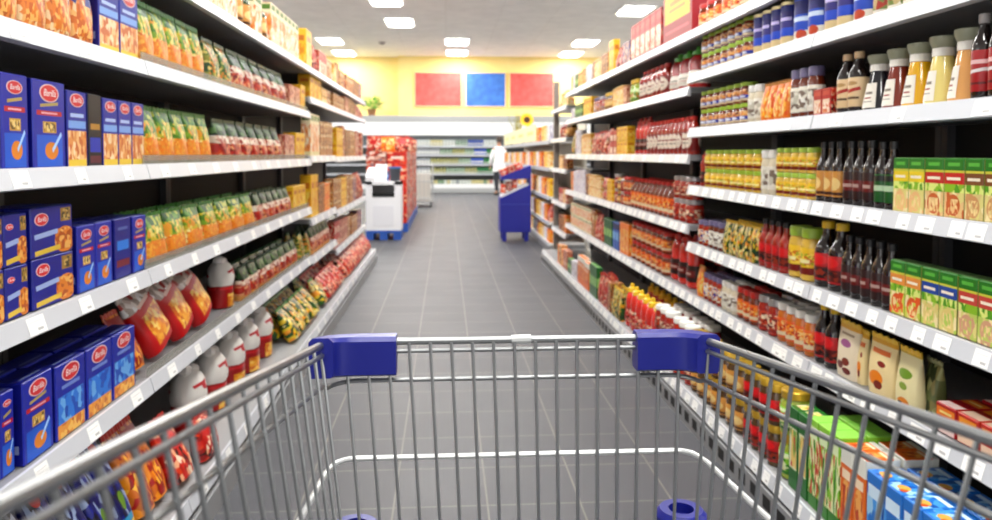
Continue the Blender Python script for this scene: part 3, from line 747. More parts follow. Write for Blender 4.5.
kind('sc', 'sauce_bottle', 'bottle', 'dark sauce bottle with cream cap', b_bottle, A['lab_cream'], CAPC, GK, neck=CAPK, shoulder=.62)
for kk, nm, c in (('dk', 'near-black', '1c1a22'), ('dr', 'brick red', '7c2c1c'), ('dy', 'golden yellow', 'e0a814'), ('dl', 'pale yellow', 'e4d27c'), ('do', 'peach orange', 'd89c58')):
    kind(kk, 'dressing_bottle', 'bottle', f'{nm} cone-shaped dressing bottle', b_cone, A['lab_white'], mat('dressing_cap', '9a9c84', .3), liquid('d'+kk, c))
kind('rl', 'vinegar_bottle', 'bottle', 'dark bottle with wide red label', b_bottle, A['lab_red'], mat('cap_grey', 'a09a98', .35), GK, neck=mat('neck_grey', '4c4444', .4), shoulder=.62)
kind('rk', 'ketchup_bottle', 'bottle', 'red bottle with red cap', b_squeeze, A['lab_silver'], CAPR, GR)
kind('kg', 'ketchup_bottle', 'bottle', 'ketchup bottle with green cap', b_squeeze, A['lab_white'], CAPDG, liquid('ketchup', '9c1c1c'))
kind('kr', 'ketchup_bottle', 'bottle', 'big bright red ketchup bottle', b_squeeze, A['lab_silver'], CAPR, liquid('bright_red', 'd02a20'))
kind('ky', 'ketchup_bottle', 'bottle', 'red squeeze bottle with yellow cap', b_squeeze, A['red_pack'], CAPY, liquid('bright_red', 'd02a20'))
kind('bw', 'sauce_bottle', 'bottle', 'red-brown bottle with white label', b_bottle, A['lab_pale_red'], CAPR, GR, shoulder=.66)
kind('bb', 'sauce_bottle', 'bottle', 'slim brown sauce bottle', b_bottle, A['jar_orange'], CAPR, GB, shoulder=.6)
kind('bm', 'soy_bottle', 'bottle', 'black bottle with amber label', b_bottle, A['lab_amber'], CAPK, GK)
kind('bs', 'soy_bottle', 'bottle', 'black bottle with small red label', b_bottle, A['lab_silver'], CAPK, GK)
kind('be', 'soy_bottle', 'bottle', 'black bottle with green label', b_bottle, A['lab_green'], CAPK, GK)
kind('by', 'chilli_bottle', 'bottle', 'black bottle with red label and yellow cap', b_bottle, A['lab_redtop'], CAPY, GK)
kind('bx', 'chilli_bottle', 'bottle', 'dark red slim bottle', b_bottle, A['lab_redtop'], CAPK, GR)
GREENSIDE = mat('carton_green', '35962a', .4)
for kk, lab, a in (('s1', 'yellow-banded', 'soup_yellow'), ('s2', 'red-banded', 'soup_red'), ('s3', 'brown-banded', 'soup_brown'), ('s4', 'orange-banded', 'soup_orange'), ('s5', 'blue-banded', 'soup_blue'), ('s6', 'pink-banded', 'soup_pink')):
    kind(kk, 'soup_carton', 'carton', f'{lab} green soup carton', b_box, A[a], mat('carton_olive', '8a9440', .45), top=GREENSIDE, flap=mat('flap_grey_green', '5c7c48', .45))
kind('u1', 'nut_pouch', 'pouch', 'cream pouch printed with brown nuts', b_bag, A['pouch_nut'], SEALY)
kind('u2', 'nut_pouch', 'pouch', 'cream pouch with honey drop', b_bag, A['pouch_honey'], SEALY)
kind('u3', 'nut_pouch', 'pouch', 'cream pouch with green leaves', b_bag, A['pouch_green'], SEALY)
kind('u4', 'nut_pouch', 'pouch', 'dull olive pouch', b_bag, A['pouch_olive'], mat('seal_olive', '9c9c70', .4))
kind('xr', 'small_box', 'box', 'low red box with orange panel', b_box, A['box_red'], A['box_red'])
kind('xo', 'small_box', 'box', 'low orange box', b_box, A['box_orange'], A['box_orange'])
kind('pg', 'rice_pack', 'pack', 'light green and white pack', b_box, A['pack_green'], A['pack_green'], top=mat('lime_top', '8cd050', .4))
kind('p2', 'rice_pack', 'pack', 'deep green pack with white panel', b_box, A['pack_green2'], A['pack_green2'])
kind('pr', 'rice_pack', 'pack', 'orange pack with pale top', b_box, A['pack_orange'], A['pack_orange'], top=A['pack_orange'])
kind('pb', 'rice_pack', 'pack', 'bright blue pack', b_box, A['pack_blue'], A['pack_blue'], top=A['pack_blue'])
kind('yg', 'spice_packet', 'packet', 'yellow green spice packet', b_bag, A['green_yellow'], SEALY)
kind('yo', 'spice_packet', 'packet', 'yellow orange packet', b_bag, A['orange_pack'], SEALO)
kind('rw', 'red_white_pack', 'pack', 'red and white pack', b_box, A['red_white'], A['red_pack'])
kind('sg', 'display_box', 'box', 'big red box with yellow sign panel', b_box, A['red_sign'], mat('box_maroon', 'a82832', .4))
kind('wp', 'white_pack', 'pack', 'white pack', b_box, A['white_pack'], A['white_pack'])
kind('op', 'orange_pack', 'pack', 'orange yellow pack', b_box, A['orange_pack'], A['orange_pack'])
kind('gp', 'green_pack', 'pack', 'green pack', b_box, A['green_pack'], A['green_pack'])
kind('lp', 'blue_pack', 'pack', 'blue pack', b_box, A['blue_pack'], A['blue_pack'])

# L top
row('L', 0, 196, 240, 6, 'io', .2); row('L', 0, 241, 256, 2, 'gb', .24); row('L', 0, 257, 264, 1, 'io', .2); row('L', 0, 265, 272, 1, 'gb', .24)
row('L', 0, 273, 300, 7, 'io', .23); row('L', 0, 301, 313, 2, 'yp', .26); row('L', 0, 314, 319, 2, 'rp', .2); row('L', 0, 320, 340, 8, 'cp', .2); row('L', 0, 340.5, 362, 10, 'tp', .19)
# L second
row('L', 1, -40, 101, 5, 'bd', .21); row('L', 1, 101.5, 141, 2, 'po', .2)
row('L', 1, 144, 208, 5, 'bh', .205, d=.07); row('L', 1, 213, 236, 2, 'bg', .19); row('L', 1, 237, 289, 6, 'br', .19); row('L', 1, 290, 301, 2, 'pk', .14); row('L', 1, 301.5, 310, 2, 'yp', .17)
row('L', 1, 311, 322, 3, 'yp', .17); row('L', 1, 322.5, 345, 8, 'tp', .066, stack=2); row('L', 1, 345.5, 355, 5, 'bp', .17); row('L', 1, 355.5, 363, 5, 'rp', .15)
# L third
row('L', 2, -30, 30, 2, 'pt', .21); row('L', 2, 33, 67, 1, 'pt', .208); row('L', 2, 68, 88, 1, 'po', .195); row('L', 2, 89, 103, 1, 'pd', .195); row('L', 2, 104, 145, 3, 'po', .19)
row('L', 2, 147, 214, 5, 'bh', .19, d=.07); row('L', 2, 222, 284, 7, 'br', .185); row('L', 2, 285, 295, 2, 'pk', .15); row('L', 2, 296, 309, 3, 'yp', .17)
row('L', 2, 311, 320, 3, 'io', .3); row('L', 2, 320.5, 336, 5, 'tp', .105, stack=3); row('L', 2, 337, 345, 4, 'yp', .15, stack=2); row('L', 2, 345.5, 355, 6, 'bp', .14, stack=2); row('L', 2, 355.5, 363, 5, 'rp', .3)
# L fourth
row('L', 3, -26, 26, 2, 'la', .115, d=.06, stack=2, rows=2); row('L', 3, 28, 72, 1, 'la', .118, d=.06, stack=2, rows=2); row('L', 3, 75, 111, 2, 'pt', .175, rows=2); row('L', 3, 113, 130, 1, 'pm', .175, rows=2); row('L', 3, 131, 145, 1, 'pt', .172, rows=2)
row('L', 3, 147, 256, 7, 'bh', .17, d=.075, rows=2); row('L', 3, 258, 292, 6, 'br', .165, rows=2); row('L', 3, 293, 309, 4, 'yp', .16)
row('L', 3, 311, 318, 2, 'yp', .3); row('L', 3, 318.5, 330, 4, 'bp', .13, stack=2); row('L', 3, 330.5, 349, 7, 'tp', .1, stack=3); row('L', 3, 349.5, 356, 4, 'pp', .14, stack=2); row('L', 3, 356.5, 363, 4, 'rp', .29)
# L fifth
row('L', 4, -22, 8, 2, 'pt', .185, inset=.03, rows=2); row('L', 4, 15.5, 48, 1, 'pt', .19, rows=2); row('L', 4, 49, 132, 3, 'ph', .185, d=.07, rows=2)
row('L', 4, 134, 149, 1, 'yb', .2, d=.08, lean=.35, inset=.03); row('L', 4, 157, 220, 3, 'rb', .235, d=.085, lean=.4, inset=.024, wf=.88, roll=.3); row('L', 4, 221, 242, 1, 'wt', .235, d=.12, inset=.05, wabs=.15)
row('L', 4, 243, 298, 8, 'br', .16, d=.07, rows=2, inset=.03); row('L', 4, 301, 311, 3, 'bg', .18, rows=2)
row('L', 4, 312, 330, 6, 'br', .2, rows=2); row('L', 4, 331, 350, 7, 'pk', .12, stack=2); row('L', 4, 351, 361, 5, 'tp', .2)
# L bottom
row('L', 5, -160, 66, 6, 'dc', .33, d=.09, lean=.3, inset=.03, rows=2, wf=.93); row('L', 5, 67, 140, 4, 'db', .33, d=.09, lean=.3, inset=.03); row('L', 5, 143, 170, 2, 'yb', .27, d=.09, lean=.35, inset=.05)
row('L', 5, 181, 197, 1, 'rp', .22, d=.08, lean=.4, inset=.02)
row('L', 5, 190, 276, 5, 'wt', .275, d=.135, X=-.945, inset=.0, wabs=.155)
row('L', 5, 204, 222, 1, 'rp', .15, d=.07, lean=.2, inset=.01, wabs=.18)
row('L', 5, 298, 330, 7, 'gy', .2, d=.085, lean=.5, rows=2, inset=.02); row('L', 5, 331, 350, 8, 'rp', .19, d=.09, lean=.45, rows=2, inset=.02); row('L', 5, 350.5, 372, 12, 'rp', .19, d=.09, lean=.35, rows=2, inset=.02)

# R top
row('R', 0, 775, 694, 9, 'jx', .12); row('F', 0, 691, 661, 1, 'sg', .3, d=.2); row('F', 0, 660, 630, 6, 'rw', .24); row('F', 0, 629, 614, 4, 'rp', .19); row('F', 0, 613, 608, 2, 'yp', .24); row('F', 0, 607, 592, 7, 'bp', .19); row('F', 0, 591, 571, 11, 'wp', .17); row('F', 0, 569.5, 559, 5, 'cp', .16, levels=1)
# R second
row('R', 1, 745, 692, 8, 'jb', .088, stack=2); row('R', 1, 784, 748, 4, 'cb', .165); row('R', 1, 814, 786, 2, 'cc', .175); row('R', 1, 842, 817, 2, 'cb', .17); row('R', 1, 862, 843, 1, 'cc', .165); row('R', 1, 945, 864, 5, 'cw', .14); row('R', 1, 1010, 947, 3, 'cc', .15)
# R third
row('R', 2, 743, 692, 8, 'jb', .088, stack=2); row('R', 2, 757, 744, 2, 'jw', .155); row('R', 2, 785, 758, 4, 'yo', .15, d=.05); row('R', 2, 811, 786, 3, 'jp', .175); row('R', 2, 829, 812, 2, 'rw', .09)
row('R', 2, 853, 831, 2, 'sc', .19); row('R', 2, 872, 853.5, 1, 'dk', .168, wf=.99); row('R', 2, 891, 872.5, 1, 'dr', .171, wf=.99); row('R', 2, 912, 891.5, 1, 'dy', .174, wf=.99); row('R', 2, 935, 912.5, 1, 'dl', .178, wf=.99); row('R', 2, 961, 935.5, 1, 'do', .182, wf=.99)
row('R', 2, 1015, 962, 3, 'rl', .205)
# R fourth
row('R', 3, 701, 692, 2, 'rk', .17); row('R', 3, 757, 702, 8, 'jy', .088, stack=2); row('R', 3, 772, 758, 2, 'jw', .175); row('R', 3, 811, 773, 5, 'jy', .09, stack=2); row('R', 3, 837, 813, 3, 'bm', .2)
row('R', 3, 869, 839, 3, 'bs', .2); row('R', 3, 891, 870, 2, 'be', .195); row('R', 3, 924, 893, 2, 's1', .148, d=.055); row('R', 3, 964, 924.5, 2, 's2', .148, d=.055); row('R', 3, 1028, 964.5, 3, 's3', .148, d=.055)
# R fifth
row('R', 4, 706, 692, 3, 'jm', .12, rows=2); row('R', 4, 721, 707, 3, 'jp', .13, rows=2); row('R', 4, 756, 722, 5, 'yg', .15, d=.05, rows=2); row('R', 4, 784, 757, 4, 'bx', .19); row('R', 4, 809, 785, 2, 'jy', .185); row('R', 4, 838, 810, 2, 'by', .22)
row('R', 4, 891, 839, 5, 'bs', .19); row('R', 4, 923, 892, 2, 's4', .15, d=.055); row('R', 4, 960, 923.5, 2, 's5', .15, d=.055); row('R', 4, 1025, 960.5, 3, 's6', .15, d=.055)
# R sixth
row('R', 5, 702, 692, 2, 'yo', .15); row('R', 5, 720, 703, 4, 'jm', .13, rows=2); row('R', 5, 735, 721, 3, 'jw', .13, rows=2); row('R', 5, 755, 736, 3, 'jx', .135, rows=2); row('R', 5, 775, 756, 2, 'jr', .14, rows=2); row('R', 5, 812, 776, 4, 'jo', .145, rows=2); row('R', 5, 834, 813, 2, 'by', .2)
row('R', 5, 858, 836, 1, 'u1', .175, d=.05); row('R', 5, 867, 859, 1, 'u2', .165, d=.04, inset=.03); row('R', 5, 895, 868, 1, 'u2', .175, d=.05); row('R', 5, 919, 896, 1, 'u3', .17, d=.05); row('R', 5, 939, 924, 1, 'u4', .15, d=.05, inset=.06)
row('R', 5, 962, 941, 1, 'xr', .075, d=.11, rows=2); row('R', 5, 1012, 963, 2, 'xo', .075, d=.11, rows=2)
# R bottom
row('R', 6, 689, 672, 3, 'jz', .14, stack=2, rows=2); row('R', 6, 742, 690, 7, 'jg', .14, stack=2); row('R', 6, 776, 743, 4, 'jk', .145, stack=2); row('R', 6, 792, 777, 1, 'jv', .15, stack=2)
row('R', 6, 812, 793, 2, 'p2', .27, d=.08); row('R', 6, 845, 813, 3, 'pg', .28, d=.08, rows=2); row('R', 6, 872, 846, 2, 'pr', .27, d=.1, rows=2); row('R', 6, 1150, 873, 10, 'pb', .25, d=.1, rows=2)
# far right bays
row('F', 1, 689, 663, 3, 'kg', .22); row('F', 1, 662, 637, 6, 'bw', .19); row('F', 1, 635, 628, 2, 'jv', .16); row('F', 1, 626, 612, 4, 'cp', .16); row('F', 1, 611, 592, 7, 'jg', .14); row('F', 1, 591, 583, 3, 'yp', .16); row('F', 1, 582, 571, 6, 'gp', .13); row('F', 1, 569, 559, 5, 'jr', .16)
row('F', 2, 689, 645, 11, 'bw', .2); row('F', 2, 644, 631, 3, 'kr', .24); row('F', 2, 627, 606, 6, 'rw', .1, stack=2); row('F', 2, 605, 591, 5, 'rp', .2); row('F', 2, 590, 581, 4, 'cp', .2); row('F', 2, 580, 571, 4, 'wp', .24); row('F', 2, 569, 559, 5, 'cp', .15)
row('F', 3, 689, 671, 3, 'jr', .12, stack=2); row('F', 3, 670, 629, 10, 'bb', .2, rows=2); row('F', 3, 628, 613, 5, 'jr', .11, stack=2); row('F', 3, 612, 602, 4, 'yp', .1, stack=2); row('F', 3, 601, 586, 6, 'cp', .1, stack=2); row('F', 3, 585, 571, 6, 'wp', .11, stack=2); row('F', 3, 569, 559, 5, 'rw', .16)
row('F', 4, 689, 666, 3, 'kr', .28, rows=2); row('F', 4, 665, 630, 7, 'jx', .125, stack=2); row('F', 4, 629, 620, 3, 'op', .22); row('F', 4, 619, 613, 2, 'lp', .2); row('F', 4, 612, 604, 3, 'gp', .2); row('F', 4, 603, 592, 4, 'rp', .22); row('F', 4, 591, 571, 8, 'io', .11, stack=2); row('F', 4, 569, 559, 4, 'pk', .2)
row('F', 5, 669, 654, 3, 'jz', .14, stack=2, rows=2); row('F', 5, 653, 622, 6, 'ky', .27, rows=2); row('F', 5, 621, 612, 3, 'yg', .2, rows=2); row('F', 5, 611, 598, 5, 'rp', .24, rows=2); row('F', 5, 597, 590, 3, 'gp', .24); row('F', 5, 589, 578, 5, 'pr', .26); row('F', 5, 577, 568, 5, 'gp', .16); row('F', 5, 567, 556, 6, 'op', .2)
label_rows()
# ------------------------------------------------------------------ shopping cart
def cart():
    t = thing('shopping_cart', (.07, .4, 0), 'empty grey wire shopping cart with blue corner covers in the middle of the aisle', 'shopping cart')
    cx, cy = .07, .4
    def P(x, y, z): return Vector((x-cx, y-cy, z))
    XL, XR, YF, YB = -.1165, .2495, .75, -.02
    ZF, ZB = 1.067, 1.184
    BL, BR, BZ, BYF, BYB = -.085, .229, .80, .725, .06    # basket floor outline
    def rimz(y, dz=0, s=0): return ZF+((1.139 if s else ZB)-ZF)*(YF-y)/(YF-YB)+dz
    xl = lambda y: XL-.024*(YF-y)/.77; xr = lambda y: XR+.066*(YF-y)/.77
    def ring(dz, r, m, name, k=0.0):
        f = MB(); pts = []
        L0, R0 = xl, xr
        c = .03
        pts = [P(xl(YB)+k, YB, rimz(YB, dz)), P(xl(.2)+k, .2, rimz(.2, dz)), P(xl(YF-c)+k, YF-c, rimz(YF-c, dz))]
        for q in range(1, 6):
            a = PI/2*q/6; pts.append(P(XL+k+c-c*math.cos(a), YF-c+c*math.sin(a), ZF+dz))
        pts += [P(XL+k+c, YF, ZF+dz), P(XR-k-c, YF, ZF+dz)]
        for q in range(1, 6):
            a = PI/2*q/6; pts.append(P(XR-k-c+c*math.sin(a), YF-c+c*math.cos(a), ZF+dz))
        pts += [P(xr(YF-c)-k, YF-c, rimz(YF-c, dz, 1)), P(xr(.2)-k, .2, rimz(.2, dz, 1)), P(xr(YB)-k, YB, rimz(YB, dz, 1))]
        f.tube(pts, r, m, 10)
        return part(name, f, t)
    ring(0, .0036, CHROME, 'rim_rail')
    ring(-.0095, .0022, CHROME, 'rim_wire', .002)
    ring(-.038, .0022, CHROME, 'upper_wire', .003)
    # support wire, a ring lower in the basket; caught light painted into its colour
    f = MB(); z = .955; c = .02; a, b = -.108, .245
    pts = [P(a-.03, .1, z+.03), P(a-.004, YF-c-.02, z)]
    for q in range(1, 5): an = PI/2*q/5; pts.append(P(a+c-c*math.cos(an), YF-.008-c+c*math.sin(an), z))
    pts += [P(a+c, YF-.008, z), P(b-c, YF-.008, z)]
    for q in range(1, 5): an = PI/2*q/5; pts.append(P(b-c+c*math.sin(an), YF-.008-c+c*math.cos(an), z))
    pts += [P(b+.004, YF-c-.02, z), P(b+.03, .1, z+.03)]
    f.tube(pts, .0027, LITWIRE, 8); part('support_wire', f, t, label='horizontal wire around the basket, painted lighter as if catching light')
    # front grille
    f = MB(); n = 17
    for i in range(n):
        u = (i+.5)/n
        f.tube([P(XL+.008+(XR-XL-.016)*u, YF-.004, ZF-.001), P(BL+(BR-BL)*u, BYF, BZ)], .0017, CHROME, 6)
    for z in (.88, BZ+.002):
        s = (z-BZ)/(ZF-BZ); y = BYF+(YF-BYF)*s
        f.tube([P(BL+(XL-BL)*s, y+.002, z), P(BR+(XR-BR)*s, y+.002, z)], .002, CHROME, 6)
    part('front_grille', f, t)
    for side in (0, 1):
        f = MB(); y = YF-.03
        while y > YB+.02:
            s = (YF-y)/(YF-YB); by = BYF+(BYB-BYF)*s
            x = xl(y) if side == 0 else xr(y); bx = BL if side == 0 else BR
            f.tube([P(x, y, rimz(y, 0, side)-.001), P(bx, by, BZ)], .0017, CHROME, 6)
            y -= .0305
        for s in (.0, .3):
            z0, z1 = BZ+(ZF-BZ)*s, BZ+((1.139 if side else ZB)-BZ)*s
            xa = (BL+(XL-BL)*s) if side == 0 else (BR+(XR-BR)*s)
            f.tube([P(xa, BYF+(YF-BYF)*s, z0), P(xa, BYB+(YB-BYB)*s, z1)], .002, CHROME, 6)
        part('side_grille', f, t)
    f = MB()
    for i in range(11):
        x = BL+(BR-BL)*i/10; f.tube([P(x, BYF, BZ-.003), P(x, BYB, BZ-.003)], .0017, CHROME, 6)
    for i in range(9):
        y = BYB+(BYF-BYB)*i/8; f.tube([P(BL, y, BZ-.006), P(BR, y, BZ-.006)], .002, CHROME, 6)
    part('basket_floor_grille', f, t)
    f = MB()
    for i in range(9):
        x = BL+.01+(BR-BL-.02)*i/8; f.tube([P(XL+.01+(XR-XL-.02)*i/8, YB+.005, rimz(YB)-.002-.045*i/8), P(x, BYB, BZ)], .0017, CHROME, 6)
    part('rear_flap_grille', f, t)
    # blue corner covers over the rim
    for sx, x0, fl in ((1, XL, .068), (-1, XR, .062)):
        f = MB(); c = .03; path = []
        for q in range(4): path.append((x0+sx*(c+(fl-c)*(1-q/3)), YF, 0, 1))
        for q in range(1, 6):
            a = PI/2*q/6; path.append((x0+sx*(c-c*math.sin(a)), YF-c+c*math.cos(a), -sx*math.sin(a), math.cos(a)))
        for q in range(2):
            y = YF-c-.002*q; path.append(((xl(y) if sx > 0 else xr(y)), y, -sx, 0))
        sec = [(-.012, -.029), (-.009, -.031), (.008, -.031), (.0105, -.028), (.0105, .003), (.007, .0068), (-.008, .0068), (-.012, .003)]
        vs = [(x+nx*s-cx, y+ny*s-cy, (rimz(y, 0, sx < 0) if y < YF else ZF)+h) for x, y, nx, ny in path for s, h in sec]
        m_ = len(sec); n_ = len(path)
        f.add(vs, [(k*m_+q, k*m_+(q+1) % m_, (k+1)*m_+(q+1) % m_, (k+1)*m_+q) for k in range(n_-1) for q in range(m_)]+[tuple(range(m_)), tuple((n_-1)*m_+q for q in range(m_))], NAVY)
        part('corner_cover', f, t, label='blue plastic cover on the basket corner')
    f = MB(); f.tube([P(.064, YF, ZF), P(.083, YF, ZF+.0004)], .0047, mat('clear_tape', 'b4b6b6', .35), 10); part('tape_wrap', f, t, label='scrap of pale tape on the front rail')
    # bumpers at the lower front corners
    for x, zb in ((-.0925, .862), (.243, .868)):
        f = MB(); f.lathe([(.0, -.04), (.024, -.04), (.027, -.034), (.027, .008), (.022, .014), (.013, .014), (.013, .004), (0, .004)], NAVY, 24, x=x-cx, y=.772-cy, z=zb)
        f.box(x-.006-cx, x+.006-cx, .728-cy, .752-cy, .83, .855, NAVY, .002)
        part('bumper', f, t, label='round blue plastic bumper at the basket front')
    # chassis
    f = MB()
    for x, xw in ((-.09, -.15), (.234, .294)):
        f.tube([P(x, .62, BZ-.008), P(x, .5, BZ-.03), P(xw, .12, .30), P(xw, .03, .16), P(xw+.02*(1 if xw < 0 else -1), .70, .15)], .011, CHROME, 10)
        f.tube([P(x, .5, BZ-.03), P(xw, .02, BZ+.1), P(xw, -.06, 1.1)], .010, CHROME, 10)
    for y, z in ((.70, .15), (.03, .16)):
        f.tube([P(-.15, y, z), P(.294, y, z)], .009, CHROME, 8)
    part('chassis', f, t)
    f = MB(); f.tube([P(-.16, -.06, 1.1), P(.304, -.06, 1.1)], .014, NAVY, 12); part('handle', f, t, label='blue push handle')
    for x in (-.13, .274):
        for y in (.70, .05):
            f = MB(); f.tube([P(x-.011, y-.02, .062), P(x+.011, y-.02, .062)], .06, mat('tyre_grey', '3a3a3c', .6), 24); wl = part('wheel', f, t, label='dark grey castor wheel')
            f = MB()
            for q in (-1, 1): f.box(x+q*.017-.002-cx, x+q*.017+.002-cx, y-.032-cy, y+.012-cy, .05, .14, CHROME)
            f.box(x-.019-cx, x+.019-cx, y-.025-cy, y+.015-cy, .136, .15, CHROME); part('castor_fork', f, wl)
cart()

# ------------------------------------------------------------------ far end: wall cooler
COOLW = mat('cooler_white', 'e4e6e6', .35); COOLG = mat('cooler_grey', 'a4a6a6', .4); COOLD = mat('cooler_dark_back', '55585a', .5)
CY = 24.75
t = thing('cooler_cabinet', (0, CY, 0), 'long open wall cooler of dairy shelves below the yellow back wall', 'refrigerated display')
x0, x1 = -4.5, 5.5
f = MB(); f.box(x0, x1, .45, .72, 0, 2.2, COOLD); part('back_panel', f, t, False)
f = MB(); f.box(x0, x1, -.32, .6, 2.26, 2.46, COOLG, .02); part('top_canopy', f, t, False)
f = MB(); f.poly([(-.32, 2.26), (.45, 2.26), (.45, 2.2), (-.3, 1.84), (-.32, 1.84)], 0, x0, x1, COOLW); part('light_fascia', f, t, False, label='white lit fascia under the canopy')
f = MB(); f.poly([(-.14, 0), (.45, 0), (.45, .14), (-.1, .16), (-.2, .3), (-.24, .3), (-.24, .08), (-.14, .06)], 0, x0, x1, COOLW); part('front_bin', f, t, False)
f = MB(); f.box(x0, x1, -.245, -.235, .02, .16, COOLG); part('kick_plate', f, t, False)
CL = [1.5, 1.22, .92, .62]
for z in CL:
    f = MB(); f.box(x0, x1, -.05, .45, z-.03, z, COOLW); sh = part('shelf', f, t, False)
    f = MB(); f.box(x0, x1, -.062, -.051, z-.045, z+.015, STRIP); part('price_strip', f, sh, False)
f = MB(); f.box(x0+.1, x1-.1, .2, .28, 2.14, 2.18, mat('tube_light', 'fffdf8', .5, emit=4)); part('tube_lamp', f, t, False, label='lit tube behind the fascia')
for xx in (x0, x1-.05):
    f = MB(); f.box(xx, xx+.05, -.3, .7, 0, 2.26, COOLW); part('end_panel', f, t, False)
li = bpy.data.lights.new('cooler_tube', 'AREA'); li.shape = 'RECTANGLE'; li.size = x1-x0-.4; li.size_y = .1; li.energy = 60
lo = bpy.data.objects.new('cooler_tube', li); C.objects.link(lo); lo.parent = t; lo.location = ((x0+x1)/2, .1, 1.98); lo.rotation_euler = (math.radians(-28), 0, 0)
dairy = [('pale', 'e8ece8'), ('cream', 'e8e2b8'), ('olive', 'b8b878'), ('sage', 'a8c0a8'), ('blue', '5c7cc8'), ('green', '3c9c5c'), ('pink', 'dca8a8'), ('grey', 'b8bcc0')]
dm = {n: art('print_dairy_'+n, c, [('r', .5, .4, .7, .3, 'f0f0ea'), ('r', .5, .85, 1, .12, c)]) for n, c in dairy}
pat = [['pale']*5+['cream']*4+['pale']*4+['sage']*4+['blue']*5+['pale']*5, ['grey']*8+['sage']*4+['olive']*4+['sage']*3+['blue']*4+['green']*4,
       ['grey']*5+['olive']*9+['sage']*4+['blue']*4+['green']*5, ['grey']*5+['olive']*5+['sage']*6+['olive']*4+['green']*7]
rownm = ['uppermost', 'second', 'third', 'fourth']
for i, z in enumerate(CL):
    made = {}
    for q, cn in enumerate(pat[i]):
        if cn not in made:
            fn = b_box if q % 2 or cn in ('pale', 'blue') else b_bottle
            f = MB(); ps = b_box(.088, .07, .2, False, dm[cn], dm[cn]) if cn in ('pale', 'blue', 'grey', 'cream') else b_bottle(.08, .08, .22, False, dm[cn], mat('dairy_cap_'+cn, dict(dairy)[cn], .4), mat('dairy_fill_'+cn, dict(dairy)[cn], .3))
            for pn, mb, l in ps: f.merge(mb)
            o = link('dairy_carton' if len(ps) == 1 else 'drink_bottle', f.mesh('dairy')); made[cn] = [o, 0]
        else:
            o = made[cn][0].copy(); C.objects.link(o)
        made[cn][1] += 1
        o.location = (-.95+q*.1, CY+.02, z+.001); o.rotation_euler = (0, 0, -PI/2)
        word = 'carton' if o.name.startswith('dairy') else 'bottle'
        tag(o, f'{cn} {word}, {ORD[made[cn][1]-1]} of its colour along the {rownm[i]} cooler shelf', word, f'dairy goods on the {rownm[i]} cooler shelf')
cnt = {}
for q in range(30):
    cn = random.choice(['pale', 'pale', 'pink', 'cream', 'grey', 'sage', 'cream'])
    f = MB()
    f.lathe([(0, 0), (.034, 0), (.045, .24), (.048, .245), (.046, .25), (0, .25)], dm[cn], 12)
    cnt[cn] = cnt.get(cn, 0)+1
    o = link('yoghurt_tub', f.mesh('tub')); o.location = (-1.0+q*.098, CY-.02, .163)
    tag(o, f'{cn} tall yoghurt tub, {ORD[cnt[cn]-1]} of its colour in the low cooler bin', 'tub', 'tubs in the low cooler bin')
# plant on the cooler
LEAF = noisy('leaf_green', '4f9a2c', '8cc048', 14, .5)
def leafy(o, n, rad, hgt, z0, ln, m, name='foliage', flat=.5):
    f = MB()
    for i in range(n):
        a = random.uniform(0, 2*PI); el = random.uniform(.1, 1.3); r = rad*random.uniform(.3, 1)
        c = Vector((math.cos(a)*r*math.cos(el), math.sin(a)*r*math.cos(el), z0+hgt*math.sin(el)*random.uniform(.4, 1)))
        dirv = Vector((math.cos(a), math.sin(a), random.uniform(-.4, .9))).normalized(); sd = dirv.cross(Vector((0, 0, 1))).normalized()
        nn = sd.cross(dirv)
        l = ln*random.uniform(.7, 1.2); wd = l*flat*.5
        vs = [c, c+dirv*l*.5+sd*wd+nn*.1*l, c+dirv*l, c+dirv*l*.5-sd*wd+nn*.1*l, c+dirv*l*.5+nn*.02*l]
        f.add(vs, [(0, 1, 4), (1, 2, 4), (2, 3, 4), (3, 0, 4)], m)
    part(name, f, o)
t = thing('potted_plant', (-2.35, 24.75, 2.462), 'bushy green potted plant on top of the wall cooler, before the yellow wall', 'plant')
f = MB(); f.lathe([(0, 0), (.1, 0), (.14, .2), (.15, .21), (.12, .21), (.11, .18), (0, .18)], mat('pot_terracotta', '9c6c48', .7), 16); part('pot', f, t)
f = MB()
for k in range(7):
    a = k*.9; f.tube([(0, 0, .17), (.06*math.cos(a), .06*math.sin(a), .3), (.2*math.cos(a), .2*math.sin(a), .5)], .008, LEAF, 5)
part('stem', f, t)
leafy(t, 170, .38, .5, .16, .17, LEAF)

# ------------------------------------------------------------------ white promotion counter and orange stacks on the left, beyond the shelves
BLUEPAL = mat('blue_pallet', '2050a8', .5); CARDW = mat('white_card', 'e6e6ea', .5)
t = thing('display_counter', (-.91, 11.5, 0), 'white cardboard display counter on a blue pallet beyond the left shelves', 'display stand')
f = MB()
f.box(-.26, .26, -.26, .26, .1, .135, BLUEPAL)
for x in (-.2, 0, .2): f.box(x-.055, x+.055, -.255, .255, 0, .1, BLUEPAL)
part('pallet', f, t, False, label='blue plastic pallet')
f = MB(); f.box(-.255, .255, -.25, -.235, .137, .62, CARDW); f.box(-.255, .255, .235, .25, .137, .85, CARDW); f.box(-.255, -.24, -.235, .235, .137, .85, CARDW); f.box(.24, .255, -.235, .235, .137, .85, CARDW); f.box(-.24, .24, -.235, .235, .137, .15, CARDW)
f.box(-.255, -.16, -.25, -.235, .62, .85, CARDW); f.box(.16, .255, -.25, -.235, .62, .85, CARDW); f.box(-.255, .255, -.25, .25, .80, .85, CARDW)
part('body', f, t, False)
f = MB(); f.box(-.15, .15, -.256, -.251, .2, .5, mat('card_panel', 'dcdce2', .5), .002); part('front_panel', f, t, False)
